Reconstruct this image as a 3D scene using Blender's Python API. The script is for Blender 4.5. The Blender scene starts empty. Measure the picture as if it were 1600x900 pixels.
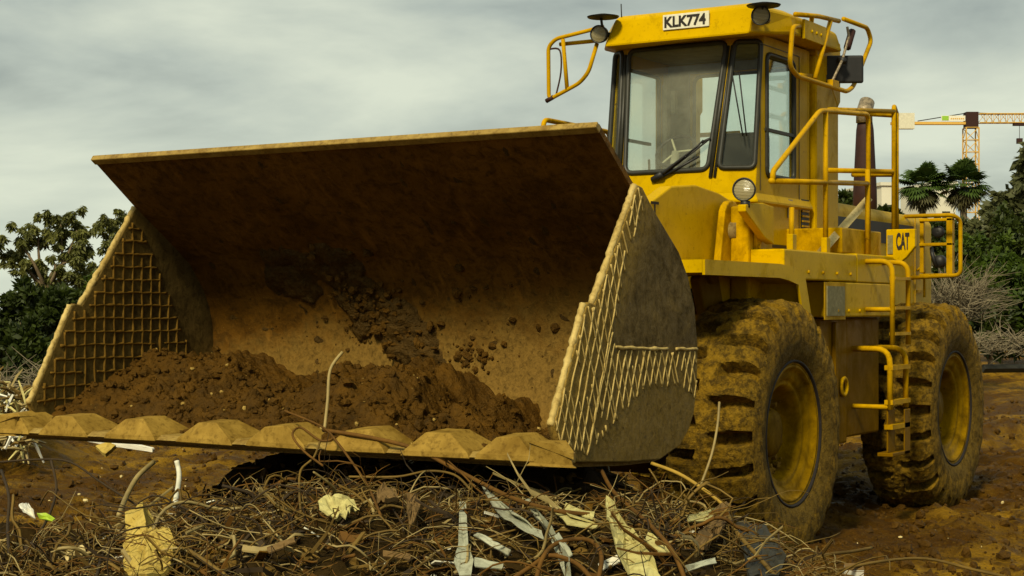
import bpy, math, random
import numpy as np
from mathutils import Vector, Matrix, noise
random.seed(7); rng = np.random.default_rng(7)
S = bpy.context.scene
COL = S.collection
PI = math.pi

# ------------------------------------------------------------------ camera
CAMLOC = Vector((5.919, -11.033, 1.737)); TH = math.radians(31.5)
RV = Vector((math.cos(TH), math.sin(TH), 0)); FV = Vector((-math.sin(TH), math.cos(TH), 0))
cd = bpy.data.cameras.new('camera'); cam = bpy.data.objects.new('camera', cd); COL.objects.link(cam)
cam.location = CAMLOC; cam.rotation_euler = (PI/2, 0, TH)
cd.sensor_width = 36; cd.lens = 36*2600/1600; cd.shift_y = 0.02125
cd.clip_start = 0.1; cd.clip_end = 3000
S.camera = cam
S.render.resolution_x = 1024; S.render.resolution_y = 576

# ------------------------------------------------------------------ world, sun, exposure
W = bpy.data.worlds.new('World'); S.world = W; W.use_nodes = True
SUNV = (-0.24*RV - 0.56*FV + Vector((0, 0, .54))).normalized()
SUN_EL = math.asin(SUNV.z); SUN_ROT = math.atan2(SUNV.x, SUNV.y)
def build_world():
    nt = W.node_tree; N = nt.nodes; L = nt.links; N.clear()
    out = N.new('ShaderNodeOutputWorld')
    sky = N.new('ShaderNodeTexSky'); sky.sky_type = 'NISHITA'; sky.sun_disc = False
    sky.sun_elevation = SUN_EL; sky.sun_rotation = SUN_ROT; sky.dust_density = 4
    b1 = N.new('ShaderNodeBackground'); b1.inputs[1].default_value = 0.06
    L.new(sky.outputs[0], b1.inputs[0])
    tc = N.new('ShaderNodeTexCoord'); sp = N.new('ShaderNodeSeparateXYZ'); L.new(tc.outputs['Generated'], sp.inputs[0])
    zz = N.new('ShaderNodeMath'); zz.operation = 'MAXIMUM'; L.new(sp.outputs[2], zz.inputs[0]); zz.inputs[1].default_value = 0.0
    za = N.new('ShaderNodeMath'); za.operation = 'ADD'; L.new(zz.outputs[0], za.inputs[0]); za.inputs[1].default_value = 0.16
    dx = N.new('ShaderNodeMath'); dx.operation = 'DIVIDE'; L.new(sp.outputs[0], dx.inputs[0]); L.new(za.outputs[0], dx.inputs[1])
    dy = N.new('ShaderNodeMath'); dy.operation = 'DIVIDE'; L.new(sp.outputs[1], dy.inputs[0]); L.new(za.outputs[0], dy.inputs[1])
    cb = N.new('ShaderNodeCombineXYZ'); L.new(dx.outputs[0], cb.inputs[0]); L.new(dy.outputs[0], cb.inputs[1]); cb.inputs[2].default_value = 2.3
    n1 = N.new('ShaderNodeTexNoise'); n1.inputs['Scale'].default_value = 1.0; n1.inputs['Detail'].default_value = 9; n1.inputs['Roughness'].default_value = .52
    n1.inputs['Distortion'].default_value = .25
    L.new(cb.outputs[0], n1.inputs['Vector'])
    rp = N.new('ShaderNodeValToRGB'); e = rp.color_ramp.elements
    e[0].position = .41; e[0].color = (.28, .33, .315, 1); e[1].position = .66; e[1].color = (.74, .79, .64, 1)
    m = e.new(.51); m.color = (.47, .53, .47, 1)
    L.new(n1.outputs[0], rp.inputs[0])
    # brighter towards the horizon
    mr = N.new('ShaderNodeMapRange'); L.new(sp.outputs[2], mr.inputs[0]); mr.inputs[1].default_value = 0.0; mr.inputs[2].default_value = .17
    mr.inputs[3].default_value = .75; mr.inputs[4].default_value = .0
    mx = N.new('ShaderNodeMixRGB'); L.new(mr.outputs[0], mx.inputs[0]); L.new(rp.outputs[0], mx.inputs[1]); mx.inputs[2].default_value = (.80, .86, .68, 1)
    b2 = N.new('ShaderNodeBackground'); b2.inputs[1].default_value = 1.0; L.new(mx.outputs[0], b2.inputs[0])
    ms = N.new('ShaderNodeMixShader'); ms.inputs[0].default_value = .93; L.new(b1.outputs[0], ms.inputs[1]); L.new(b2.outputs[0], ms.inputs[2])
    L.new(ms.outputs[0], out.inputs[0])
build_world()
sl = bpy.data.lights.new('sun', 'SUN'); sl.energy = 4.8; sl.angle = math.radians(9); sl.color = (1, .88, .60)
so = bpy.data.objects.new('sun', sl); COL.objects.link(so); so.location = (0, 0, 40)
so.rotation_euler = SUNV.to_track_quat('Z', 'Y').to_euler()
S.view_settings.view_transform = 'Standard'; S.view_settings.look = 'None'
S.view_settings.exposure = 0.0; S.view_settings.gamma = 1.0; S.view_settings.use_curve_mapping = False

# ------------------------------------------------------------------ materials
def newmat(name):
    m = bpy.data.materials.new(name); m.use_nodes = True
    nt = m.node_tree; return m, nt.nodes, nt.links, nt.nodes['Principled BSDF']
def mixn(N, L, fac, a, b):
    x = N.new('ShaderNodeMixRGB')
    for i, v in enumerate((fac, a, b)):
        if isinstance(v, (tuple, list)): x.inputs[i].default_value = (*v, 1) if len(v) == 3 else v
        elif isinstance(v, (int, float)): x.inputs[i].default_value = v
        else: L.new(v, x.inputs[i])
    return x.outputs[0]
def noisen(N, L, vec, scale, detail=4, rough=.55, dist=0, stretch=None):
    n = N.new('ShaderNodeTexNoise'); n.inputs['Scale'].default_value = scale; n.inputs['Detail'].default_value = detail
    n.inputs['Roughness'].default_value = rough; n.inputs['Distortion'].default_value = dist
    if stretch:
        mp = N.new('ShaderNodeMapping'); mp.inputs['Scale'].default_value = stretch; L.new(vec, mp.inputs[0]); vec = mp.outputs[0]
    L.new(vec, n.inputs['Vector']); return n.outputs[0]
def ramp(N, L, v, a, b, va=0., vb=1.):
    r = N.new('ShaderNodeMapRange'); L.new(v, r.inputs[0]); r.inputs[1].default_value = a; r.inputs[2].default_value = b
    r.inputs[3].default_value = va; r.inputs[4].default_value = vb; return r.outputs[0]
def mathn(N, L, op, a, b):
    m = N.new('ShaderNodeMath'); m.operation = op
    for i, v in enumerate((a, b)):
        if isinstance(v, (int, float)): m.inputs[i].default_value = v
        else: L.new(v, m.inputs[i])
    return m.outputs[0]
def bump(N, L, P, h, strength=.4, dist=.02):
    b = N.new('ShaderNodeBump'); b.inputs['Strength'].default_value = strength; b.inputs['Distance'].default_value = dist
    L.new(h, b.inputs['Height']); L.new(b.outputs[0], P.inputs['Normal'])
def objvec(N):
    g = N.new('ShaderNodeNewGeometry'); return g.outputs['Position']
SOIL = (.09, .055, .011); SOIL2 = (.21, .115, .022); SOILD = (.045, .02, .006)

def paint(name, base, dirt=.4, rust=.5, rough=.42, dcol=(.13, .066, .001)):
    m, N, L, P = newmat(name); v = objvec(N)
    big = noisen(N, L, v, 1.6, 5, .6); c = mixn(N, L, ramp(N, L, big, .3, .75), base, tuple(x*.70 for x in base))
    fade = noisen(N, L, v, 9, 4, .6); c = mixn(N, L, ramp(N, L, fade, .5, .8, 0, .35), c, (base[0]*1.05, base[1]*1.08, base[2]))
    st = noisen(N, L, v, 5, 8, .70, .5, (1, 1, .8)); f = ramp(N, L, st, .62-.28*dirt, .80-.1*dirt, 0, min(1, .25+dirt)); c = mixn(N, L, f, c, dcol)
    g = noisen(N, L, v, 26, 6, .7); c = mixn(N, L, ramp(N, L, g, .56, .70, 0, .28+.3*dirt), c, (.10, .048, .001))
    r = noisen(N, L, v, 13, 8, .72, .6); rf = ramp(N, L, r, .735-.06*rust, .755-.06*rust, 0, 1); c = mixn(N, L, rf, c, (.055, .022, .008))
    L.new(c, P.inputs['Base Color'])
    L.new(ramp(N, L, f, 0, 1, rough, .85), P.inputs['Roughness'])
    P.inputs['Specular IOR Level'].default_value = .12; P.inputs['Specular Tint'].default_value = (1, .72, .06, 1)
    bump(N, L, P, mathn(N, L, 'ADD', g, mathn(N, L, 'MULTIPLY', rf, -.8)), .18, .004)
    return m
def earthy(name, a, b, d, scale=3, rough=.9, bs=.6, bd=.02, spec=.16, fine=28, stretch=None):
    m, N, L, P = newmat(name); v = objvec(N)
    n1 = noisen(N, L, v, scale, 7, .62, .2, stretch); n2 = noisen(N, L, v, fine, 6, .7)
    c = mixn(N, L, ramp(N, L, n1, .32, .68), a, b); c = mixn(N, L, ramp(N, L, n2, .5, .72, 0, .8), c, d)
    L.new(c, P.inputs['Base Color']); P.inputs['Roughness'].default_value = rough; P.inputs['Specular IOR Level'].default_value = spec; P.inputs['Specular Tint'].default_value = (1, .76, .34, 1)
    bump(N, L, P, mathn(N, L, 'ADD', n1, mathn(N, L, 'MULTIPLY', n2, .5)), bs, bd); return m
def simple(name, c, rough=.6, metal=0, spec=.3, var=.25, scale=8):
    m, N, L, P = newmat(name); v = objvec(N); n = noisen(N, L, v, scale, 5, .65)
    L.new(mixn(N, L, ramp(N, L, n, .35, .7), c, tuple(x*(1-var*1.6) for x in c)), P.inputs['Base Color'])
    P.inputs['Roughness'].default_value = rough; P.inputs['Metallic'].default_value = metal; P.inputs['Specular IOR Level'].default_value = spec
    return m
M = {}
YB = (.54, .335, .0)
M['yellow'] = paint('yellow_paint', YB, .30, .9)
M['yellow_dirty'] = paint('yellow_paint_dirty', (.52, .30, .0), .62, .6)
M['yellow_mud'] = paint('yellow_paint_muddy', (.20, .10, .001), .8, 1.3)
M['yellow_mud2'] = simple('strip_paint', (.38, .24, .03), .7)
M['yellow_rail'] = paint('yellow_rail_paint', (.50, .28, .002), .5, 1.5)
M['rim'] = paint('rim_paint', (.34, .19, .001), 1.0, 1.6, dcol=(.06, .03, .001))
M['hubdirt'] = paint('hub_paint', (.20, .11, .001), 1.0, 2.0, dcol=(.05, .025, .001))
M['hubsoil'] = earthy('hub_soil', (.15, .08, .012), (.24, .14, .018), (.03, .015, .004), 9)
M['black'] = simple('black_plastic', (.018, .018, .018), .5)
M['gasket'] = simple('window_rubber', (.03, .03, .022), .45)
M['interior'] = simple('cab_interior', (.26, .26, .19), .8)
M['interior_light'] = simple('cab_interior_pale', (.42, .42, .30), .8)
M['seat'] = simple('seat_vinyl', (.02, .02, .02), .55)
M['chrome'] = simple('dull_steel', (.35, .33, .28), .35, .8)
M['steel_dirty'] = earthy('dirty_steel', (.16, .11, .04), (.26, .19, .07), (.06, .035, .012), 6, .6, .3, .005)
M['exhaust'] = simple('rusty_exhaust', (.035, .011, .007), .7, 0, .3, .3, 12)
M['exhaust_tip'] = simple('exhaust_tip', (.34, .27, .17), .5, .3, .4, .5, 30)
M['plate_white'] = simple('plate_white', (.68, .66, .52), .6, 0, .3, .12, 30)
M['ink'] = simple('black_ink', (.02, .015, .012), .7)
M['wood'] = earthy('pale_wood', (.48, .38, .16), (.60, .50, .24), (.3, .2, .07), 5, .8, .2, .004, .2, 40)
M['meshplate'] = earthy('grey_data_plate', (.20, .18, .09), (.12, .11, .05), (.28, .25, .13), 22, .5, .3, .003)

def tyre_mat():
    m, N, L, P = newmat('muddy_rubber'); tc = N.new('ShaderNodeTexCoord'); v = tc.outputs['Object']
    sp = N.new('ShaderNodeSeparateXYZ'); L.new(v, sp.inputs[0])
    r = mathn(N, L, 'POWER', mathn(N, L, 'ADD', mathn(N, L, 'MULTIPLY', sp.outputs[1], sp.outputs[1]), mathn(N, L, 'MULTIPLY', sp.outputs[2], sp.outputs[2])), .5)
    n1 = noisen(N, L, v, 2.6, 7, .68, .4); n2 = noisen(N, L, v, 17, 8, .74, .3); n3 = noisen(N, L, v, 60, 4, .7)
    c = mixn(N, L, ramp(N, L, n1, .34, .62), (.19, .105, .006), (.29, .17, .013))
    c = mixn(N, L, ramp(N, L, n2, .42, .58, 0, .95), c, (.060, .036, .007))
    band = ramp(N, L, mathn(N, L, 'ADD', r, mathn(N, L, 'MULTIPLY', n1, .10)), .675, .655, 0, .8)
    c = mixn(N, L, mathn(N, L, 'MULTIPLY', band, ramp(N, L, n2, .35, .62, 1, .2)), c, (.075, .052, .012))
    c = mixn(N, L, ramp(N, L, n1, .57, .70, 0, .75), c, (.045, .030, .006))
    c = mixn(N, L, ramp(N, L, n3, .62, .72, 0, .7), c, (.36, .23, .03))
    L.new(c, P.inputs['Base Color']); L.new(ramp(N, L, n2, .3, .7, .55, .95), P.inputs['Roughness']); P.inputs['Specular IOR Level'].default_value = .25; P.inputs['Specular Tint'].default_value = (1, .72, .28, 1)
    bump(N, L, P, mathn(N, L, 'ADD', n2, mathn(N, L, 'MULTIPLY', n3, .6)), 1.0, .04); return m
M['tyre'] = tyre_mat()
def bucket_mat(name, a, b, d, dust, dust_lit_mask, spots=.7):
    m, N, L, P = newmat(name); v = objvec(N); sp = N.new('ShaderNodeSeparateXYZ'); L.new(v, sp.inputs[0])
    n1 = noisen(N, L, v, 1.9, 8, .68, .5); n2 = noisen(N, L, v, 13, 8, .74, .4); n3 = noisen(N, L, v, 6, 6, .66, .3, (2.2, .5, .6))
    n4 = noisen(N, L, v, 75, 3, .6); n5 = noisen(N, L, v, 34, 6, .72, .6)
    c = mixn(N, L, ramp(N, L, n1, .36, .66), a, b); c = mixn(N, L, ramp(N, L, n2, .44, .64, 0, .8), c, d)
    c = mixn(N, L, ramp(N, L, n3, .56, .74, 0, .6), c, tuple(min(1, x*1.7) for x in b))
    f = dust_lit_mask(N, L, sp, n1, n2, n3); c = mixn(N, L, f, c, mixn(N, L, ramp(N, L, n5, .42, .62), dust, tuple(x*.5 for x in dust)))
    c = mixn(N, L, ramp(N, L, n5, .60, .68, 0, .55), c, tuple(x*.5 for x in d))
    c = mixn(N, L, ramp(N, L, n4, .69, .75, 0, spots), c, (.28, .18, .04))
    L.new(c, P.inputs['Base Color']); L.new(ramp(N, L, n2, .3, .7, .42, .9), P.inputs['Roughness']); P.inputs['Specular IOR Level'].default_value = .25; P.inputs['Specular Tint'].default_value = (1, .72, .28, 1)
    bump(N, L, P, mathn(N, L, 'ADD', n2, mathn(N, L, 'MULTIPLY', n5, .6)), .5, .012); return m
def dm_lit_shell(N, L, sp, n1, n2, n3):      # dried pale dust low on the bowl with its sunlit part painted in, ragged top
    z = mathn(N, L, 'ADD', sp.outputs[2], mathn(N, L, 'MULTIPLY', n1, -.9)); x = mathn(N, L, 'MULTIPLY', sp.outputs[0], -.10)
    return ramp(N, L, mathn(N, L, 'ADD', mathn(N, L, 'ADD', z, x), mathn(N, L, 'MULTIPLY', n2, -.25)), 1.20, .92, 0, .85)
def dm_side(N, L, sp, n1, n2, n3):       # clay smeared along the leading edge and across the lower part
    dd = mathn(N, L, 'ADD', mathn(N, L, 'MULTIPLY', sp.outputs[1], .81), mathn(N, L, 'MULTIPLY', sp.outputs[2], -.585))   # distance from leading edge, +3.917
    dd = mathn(N, L, 'ADD', dd, mathn(N, L, 'MULTIPLY', n1, .25)); a_ = ramp(N, L, dd, -3.917+.46, -3.917+.26, 0, .85)
    lo = ramp(N, L, mathn(N, L, 'ADD', sp.outputs[2], mathn(N, L, 'MULTIPLY', n2, .1)), 1.60, 1.54, 0, .45)
    outer = ramp(N, L, mathn(N, L, 'ABSOLUTE', sp.outputs[0], 0), 1.815, 1.825, .32, 1); return mathn(N, L, 'MULTIPLY', mathn(N, L, 'MAXIMUM', a_, lo), outer)
M['shell'] = bucket_mat('bucket_steel_soiled', (.075, .032, .003), (.15, .070, .009), (.022, .009, .001), (.165, .098, .020), dm_lit_shell)  # last colour carries pale dust and the painted sunlight low in the bowl
M['side'] = bucket_mat('bucket_side_steel', (.065, .044, .014), (.13, .088, .026), (.022, .014, .004), (.27, .175, .035), dm_side, .3)
M['bead'] = earthy('weld_bead', (.34, .24, .07), (.50, .38, .14), (.12, .07, .015), 8, .5, .3, .004)
M['beadin'] = earthy('weld_bead_soiled', (.10, .052, .007), (.155, .088, .014), (.045, .022, .003), 8, .8, .3, .004)
M['tooth'] = earthy('tooth_clay', (.14, .080, .010), (.30, .19, .035), (.05, .022, .001), 6, .75, .5, .01, .3, 30)
M['lip'] = earthy('worn_lip', (.33, .23, .06), (.17, .10, .018), (.06, .03, .006), 9, .5, .4, .006, .4, 40)
M['clay'] = earthy('wet_clay', (.036, .015, .0006), (.082, .036, .002), (.014, .006, .0005), 5, .6, 1.0, .06, .35, 18)
M['clay_light'] = earthy('clay_light', (.085, .038, .002), (.05, .022, .001), (.17, .095, .010), 4, .85, .8, .02, .3, 40)

M['rubblemat'] = earthy('rubble', (.08, .045, .008), (.15, .09, .02), (.03, .015, .003), 14, .85, .8, .01)
def ground_mat():
    m, N, L, P = newmat('ground_soil'); v = objvec(N)
    n1 = noisen(N, L, v, .55, 6, .6, .5, (1, .45, 1)); n2 = noisen(N, L, v, 4.2, 8, .7, .4); n3 = noisen(N, L, v, 34, 6, .72)
    c = mixn(N, L, ramp(N, L, n1, .46, .62), (.095, .040, .002), (.36, .195, .010))
    c = mixn(N, L, ramp(N, L, n2, .46, .62, 0, .85), c, (.05, .019, .001))
    c = mixn(N, L, ramp(N, L, n3, .58, .68, 0, .6), c, (.36, .22, .03))
    L.new(c, P.inputs['Base Color']); L.new(ramp(N, L, n2, .35, .7, .85, .45), P.inputs['Roughness']); P.inputs['Specular IOR Level'].default_value = .25; P.inputs['Specular Tint'].default_value = (1, .72, .28, 1)
    bump(N, L, P, mathn(N, L, 'ADD', n2, mathn(N, L, 'MULTIPLY', n3, .5)), 1.0, .14); return m
M['ground'] = ground_mat()
M['debris_core'] = earthy('debris_core', (.014, .008, .002), (.03, .017, .004), (.006, .004, .001), 5, .9, .9, .04)  # near black, holds the shade under the bucket in its colour
def leafmat(name, a, b, trans=.3):
    m, N, L, P = newmat(name); v = objvec(N); n = noisen(N, L, v, 1.1, 3, .6)
    oi = noisen(N, L, v, 14, 2, .5)
    c = mixn(N, L, ramp(N, L, n, .35, .65), a, b); c = mixn(N, L, ramp(N, L, oi, .5, .7, 0, .5), c, tuple(min(1, x*1.5) for x in b))
    L.new(c, P.inputs['Base Color']); P.inputs['Roughness'].default_value = .55; P.inputs['Specular IOR Level'].default_value = .3
    t = N.new('ShaderNodeBsdfTranslucent'); L.new(c, t.inputs[0]); mx = N.new('ShaderNodeMixShader'); mx.inputs[0].default_value = trans
    L.new(P.outputs[0], mx.inputs[1]); L.new(t.outputs[0], mx.inputs[2]); L.new(mx.outputs[0], N['Material Output'].inputs[0]); return m
M['leaf_euc'] = leafmat('eucalyptus_leaf', (.06, .068, .012), (.13, .135, .03))
M['leaf_dark'] = leafmat('dark_leaf', (.016, .026, .003), (.04, .058, .006))
M['leaf_mid'] = leafmat('mid_leaf', (.028, .052, .003), (.06, .095, .006))
M['leaf_olive'] = leafmat('olive_leaf', (.06, .07, .022), (.10, .105, .04))
M['palm'] = leafmat('palm_leaf', (.02, .042, .006), (.05, .085, .012), .15)
M['palm_dead'] = leafmat('dead_palm_leaf', (.05, .05, .018), (.09, .08, .03), .1)
M['bark'] = earthy('bark', (.10, .075, .045), (.15, .115, .07), (.04, .03, .018), 6)
M['drytwig'] = simple('dry_twig', (.20, .165, .10), .8, 0, .2, .3, 3)
M['crane'] = simple('crane_paint', (.62, .38, .08), .6, 0, .2, .1)
M['white_dull'] = simple('dull_white', (.62, .60, .46), .7, 0, .3, .15, 4)
M['building'] = simple('building_render', (.62, .60, .48), .9, 0, .2, .06, .4)
M['green_sign'] = simple('green_sign', (.30, .55, .05), .6)

def glassmat(name, tint=(.86, .90, .84), film=.10, refl=.6):
    m = bpy.data.materials.new(name); m.use_nodes = True; N = m.node_tree.nodes; L = m.node_tree.links
    N.remove(N['Principled BSDF']); out = N['Material Output']
    t = N.new('ShaderNodeBsdfTransparent'); t.inputs[0].default_value = (*tint, 1)
    d = N.new('ShaderNodeBsdfDiffuse'); d.inputs[0].default_value = (.55, .55, .42, 1)
    g = N.new('ShaderNodeBsdfGlossy'); g.inputs['Roughness'].default_value = .04
    fr = N.new('ShaderNodeFresnel'); fr.inputs[0].default_value = 1.5
    v = objvec(N); n = noisen(N, L, v, 2.5, 6, .6)
    a = N.new('ShaderNodeMixShader'); L.new(ramp(N, L, n, .3, .7, film*.4, film*1.5), a.inputs[0]); L.new(t.outputs[0], a.inputs[1]); L.new(d.outputs[0], a.inputs[2])
    b = N.new('ShaderNodeMixShader'); L.new(mathn(N, L, 'MULTIPLY', fr.outputs[0], refl), b.inputs[0]); L.new(a.outputs[0], b.inputs[1]); L.new(g.outputs[0], b.inputs[2])
    L.new(b.outputs[0], out.inputs[0]); return m
M['glass'] = glassmat('dusty_glass', (.95, .97, .93), film=.10, refl=.35)
M['glass_dark'] = glassmat('clear_glass', (.92, .96, .93), .03, .35)
def lensmat():
    m, N, L, P = newmat('lamp_lens'); v = objvec(N)
    w = N.new('ShaderNodeTexWave'); w.inputs['Scale'].default_value = 30; w.bands_direction = 'Z'; w.inputs['Distortion'].default_value = 2; L.new(v, w.inputs[0])
    L.new(mixn(N, L, w.outputs[1], (.14, .12, .06), (.36, .32, .18)), P.inputs['Base Color']); P.inputs['Roughness'].default_value = .2
    bump(N, L, P, w.outputs[1], .4, .004); return m
M['lens'] = lensmat()

# ------------------------------------------------------------------ mesh helpers
class MB:
    def __init__(s): s.v = []; s.f = []; s.m = []; s.sm = []; s.mats = []
    def mi(s, mat):
        if mat is None: return 0
        if mat not in s.mats: s.mats.append(mat)
        return s.mats.index(mat)
    def add(s, vs, fs, mat=None, smooth=False):
        o = len(s.v); s.v.extend([tuple(p) for p in vs]); k = s.mi(mat)
        for f in fs: s.f.append(tuple(i+o for i in f)); s.m.append(k); s.sm.append(smooth)
        return s
    def box(s, x0, x1, y0, y1, z0, z1, mat=None, mtx=None):
        vs = [Vector(p) for p in ((x0,y0,z0),(x1,y0,z0),(x1,y1,z0),(x0,y1,z0),(x0,y0,z1),(x1,y0,z1),(x1,y1,z1),(x0,y1,z1))]
        if mtx: vs = [mtx @ p for p in vs]
        return s.add(vs, [(3,2,1,0),(4,5,6,7),(0,1,5,4),(1,2,6,5),(2,3,7,6),(3,0,4,7)], mat)
    def prism(s, pts, axis, a, b, mat=None, smooth=False):
        # pts: 2D outline in the other two axes; extruded along axis from a to b
        def mk(p, t):
            if axis == 'x': return (t, p[0], p[1])
            if axis == 'y': return (p[0], t, p[1])
            return (p[0], p[1], t)
        n = len(pts); vs = [mk(p, a) for p in pts]+[mk(p, b) for p in pts]
        fs = [tuple(range(n))[::-1], tuple(range(n, 2*n))]+[(i, (i+1) % n, (i+1) % n+n, i+n) for i in range(n)]
        return s.add(vs, fs, mat, smooth)
    def tube(s, pts, r, n=8, mat=None, cap=True, smooth=True):
        pts = [Vector(p) for p in pts]; k = len(pts); rs = r if isinstance(r, (list, tuple)) else [r]*k
        vs = []; up = None
        for i, p in enumerate(pts):
            t = (pts[min(i+1, k-1)]-pts[max(i-1, 0)])
            if t.length < 1e-9: t = Vector((0, 0, 1))
            t.normalize()
            if up is None:
                a = Vector((0, 0, 1)) if abs(t.z) < .9 else Vector((1, 0, 0)); up = (a-t*a.dot(t)).normalized()
            else:
                up = up-t*up.dot(t)
                up = up.normalized() if up.length > 1e-6 else Vector((1, 0, 0))
            w = t.cross(up)
            for j in range(n):
                a = 2*PI*j/n; vs.append(p+(up*math.cos(a)+w*math.sin(a))*rs[i])
        fs = [(i*n+j, i*n+(j+1) % n, (i+1)*n+(j+1) % n, (i+1)*n+j) for i in range(k-1) for j in range(n)]
        if cap: fs += [tuple(range(n))[::-1], tuple(range((k-1)*n, k*n))]
        return s.add(vs, fs, mat, smooth)
    def lathe(s, prof, c, axis='x', n=48, mat=None, cap=False, smooth=True):
        # prof: (along-axis, radius)
        vs = []
        for a, r in prof:
            for j in range(n):
                t = 2*PI*j/n; u, w = r*math.cos(t), r*math.sin(t)
                d = {'x': (a, u, w), 'y': (u, a, w), 'z': (u, w, a)}[axis]
                vs.append((c[0]+d[0], c[1]+d[1], c[2]+d[2]))
        k = len(prof); fs = [(i*n+j, i*n+(j+1) % n, (i+1)*n+(j+1) % n, (i+1)*n+j) for i in range(k-1) for j in range(n)]
        if cap: fs += [tuple(range(n))[::-1], tuple(range((k-1)*n, k*n))]
        return s.add(vs, fs, mat, smooth)
    def mesh(s, name, mat=None):
        me = bpy.data.meshes.new(name); me.from_pydata([tuple(p) for p in s.v], [], s.f)
        for mt in (s.mats or [mat]): me.materials.append(mt)
        me.polygons.foreach_set('material_index', s.m); me.polygons.foreach_set('use_smooth', s.sm); me.update(); return me
    def islands(s):
        par = list(range(len(s.v)))
        def find(a):
            while par[a] != a: par[a] = par[par[a]]; a = par[a]
            return a
        for f in s.f:
            for q in f[1:]: par[find(q)] = find(f[0])
        g = {}
        for i, f in enumerate(s.f): g.setdefault(find(f[0]), []).append(i)
        out = []
        for fl in g.values():
            ids = sorted({q for i in fl for q in s.f[i]}); mp = {q: k for k, q in enumerate(ids)}; m = MB()
            m.v = [s.v[q] for q in ids]; m.f = [tuple(mp[q] for q in s.f[i]) for i in fl]; m.m = [s.m[i] for i in fl]; m.sm = [s.sm[i] for i in fl]; m.mats = list(s.mats); out.append(m)
        return out
    def build(s, name, mat=None, parent=None, bevel=0, seg=2):
        if mat is not None and not s.mats: s.mats = [mat]
        o = bpy.data.objects.new(name, s.mesh(name)); COL.objects.link(o)
        if parent: o.parent = parent
        if bevel:
            b = o.modifiers.new('bevel', 'BEVEL'); b.width = bevel; b.segments = seg; b.limit_method = 'ANGLE'; b.angle_limit = math.radians(35)
        return o
def fastmesh(name, V, Fq, mat, parent=None, smooth=False, loc=None):
    me = bpy.data.meshes.new(name); k = Fq.shape[1]
    me.vertices.add(len(V)); me.vertices.foreach_set('co', V.astype(np.float32).ravel())
    me.loops.add(Fq.size); me.loops.foreach_set('vertex_index', Fq.astype(np.int32).ravel())
    me.polygons.add(len(Fq)); me.polygons.foreach_set('loop_start', np.arange(0, Fq.size, k, dtype=np.int32))
    me.polygons.foreach_set('loop_total', np.full(len(Fq), k, np.int32))
    me.update(calc_edges=True); me.validate()
    me.polygons.foreach_set('use_smooth', np.full(len(me.polygons), smooth)); me.materials.append(mat)
    if name in ('tyre', 'soil_heap', 'stuck_mud', 'ground'): me.set_sharp_from_angle(angle=math.radians(34))
    o = bpy.data.objects.new(name, me); COL.objects.link(o)
    if parent: o.parent = parent
    return o
def tag(o, label=None, cat=None, group=None, kind=None):
    if label: o['label'] = label
    if cat: o['category'] = cat
    if group: o['group'] = group
    if kind: o['kind'] = kind
    return o
def empty(name, loc=(0, 0, 0)):
    o = bpy.data.objects.new(name, None); COL.objects.link(o); o.location = loc; o.empty_display_size = .3; return o
def round_path(pts, r=.08, k=5):
    pts = [Vector(p) for p in pts]; out = [pts[0]]
    for i in range(1, len(pts)-1):
        a = pts[i-1]-pts[i]; b = pts[i+1]-pts[i]; d = min(r, a.length*.45, b.length*.45)
        p0 = pts[i]+a.normalized()*d; p2 = pts[i]+b.normalized()*d
        for j in range(k+1):
            t = j/k; out.append(p0*(1-t)**2+pts[i]*2*t*(1-t)+p2*t*t)
    out.append(pts[-1]); return out
def spline(pts, k=6):
    pts = [Vector(p) for p in pts]; P = [pts[0]]+pts+[pts[-1]]; out = []
    for i in range(1, len(P)-2):
        for j in range(k):
            t = j/k; a, b, c, d = P[i-1], P[i], P[i+1], P[i+2]
            out.append(.5*((2*b)+(c-a)*t+(2*a-5*b+4*c-d)*t*t+(3*b-a-3*c+d)*t**3))
    out.append(pts[-1]); return out
def text_obj(txt, name, mat, parent, origin, xdir, ydir, h, width=None, depth=.002, shear=0, off=0):
    cu = bpy.data.curves.new(name, 'FONT'); cu.body = txt; cu.size = 1; cu.extrude = 0; cu.align_x = 'LEFT'; cu.offset = off; cu.shear = shear
    t = bpy.data.objects.new(name, cu); COL.objects.link(t)
    me = bpy.data.meshes.new_from_object(t.evaluated_get(bpy.context.evaluated_depsgraph_get()))
    bpy.data.objects.remove(t); n = len(me.vertices)
    co = np.zeros(n*3, np.float32); me.vertices.foreach_get('co', co); co = co.reshape(-1, 3)
    mn = co.min(0); mx = co.max(0); w = width if width else h*(mx[0]-mn[0])/(mx[1]-mn[1])
    X = Vector(xdir).normalized(); Y = Vector(ydir).normalized(); Z = X.cross(Y); O = Vector(origin)
    u = (co[:, 0]-mn[0])/(mx[0]-mn[0])*w; v = (co[:, 1]-mn[1])/(mx[1]-mn[1])*h
    V = np.array(O)[None]+u[:, None]*np.array(X)[None]+v[:, None]*np.array(Y)[None]+np.array(Z)[None]*depth
    me.vertices.foreach_set('co', V.astype(np.float32).ravel()); me.materials.clear(); me.materials.append(mat); me.update()
    o = bpy.data.objects.new(name, me); COL.objects.link(o); o.parent = parent; return o
def W3(lat, d, z=0): return CAMLOC*Vector((1, 1, 0)) if False else Vector((CAMLOC.x+lat*RV.x+d*FV.x, CAMLOC.y+lat*RV.y+d*FV.y, z))
def nz(x, y, z=0): return noise.noise(Vector((x, y, z)))

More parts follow.
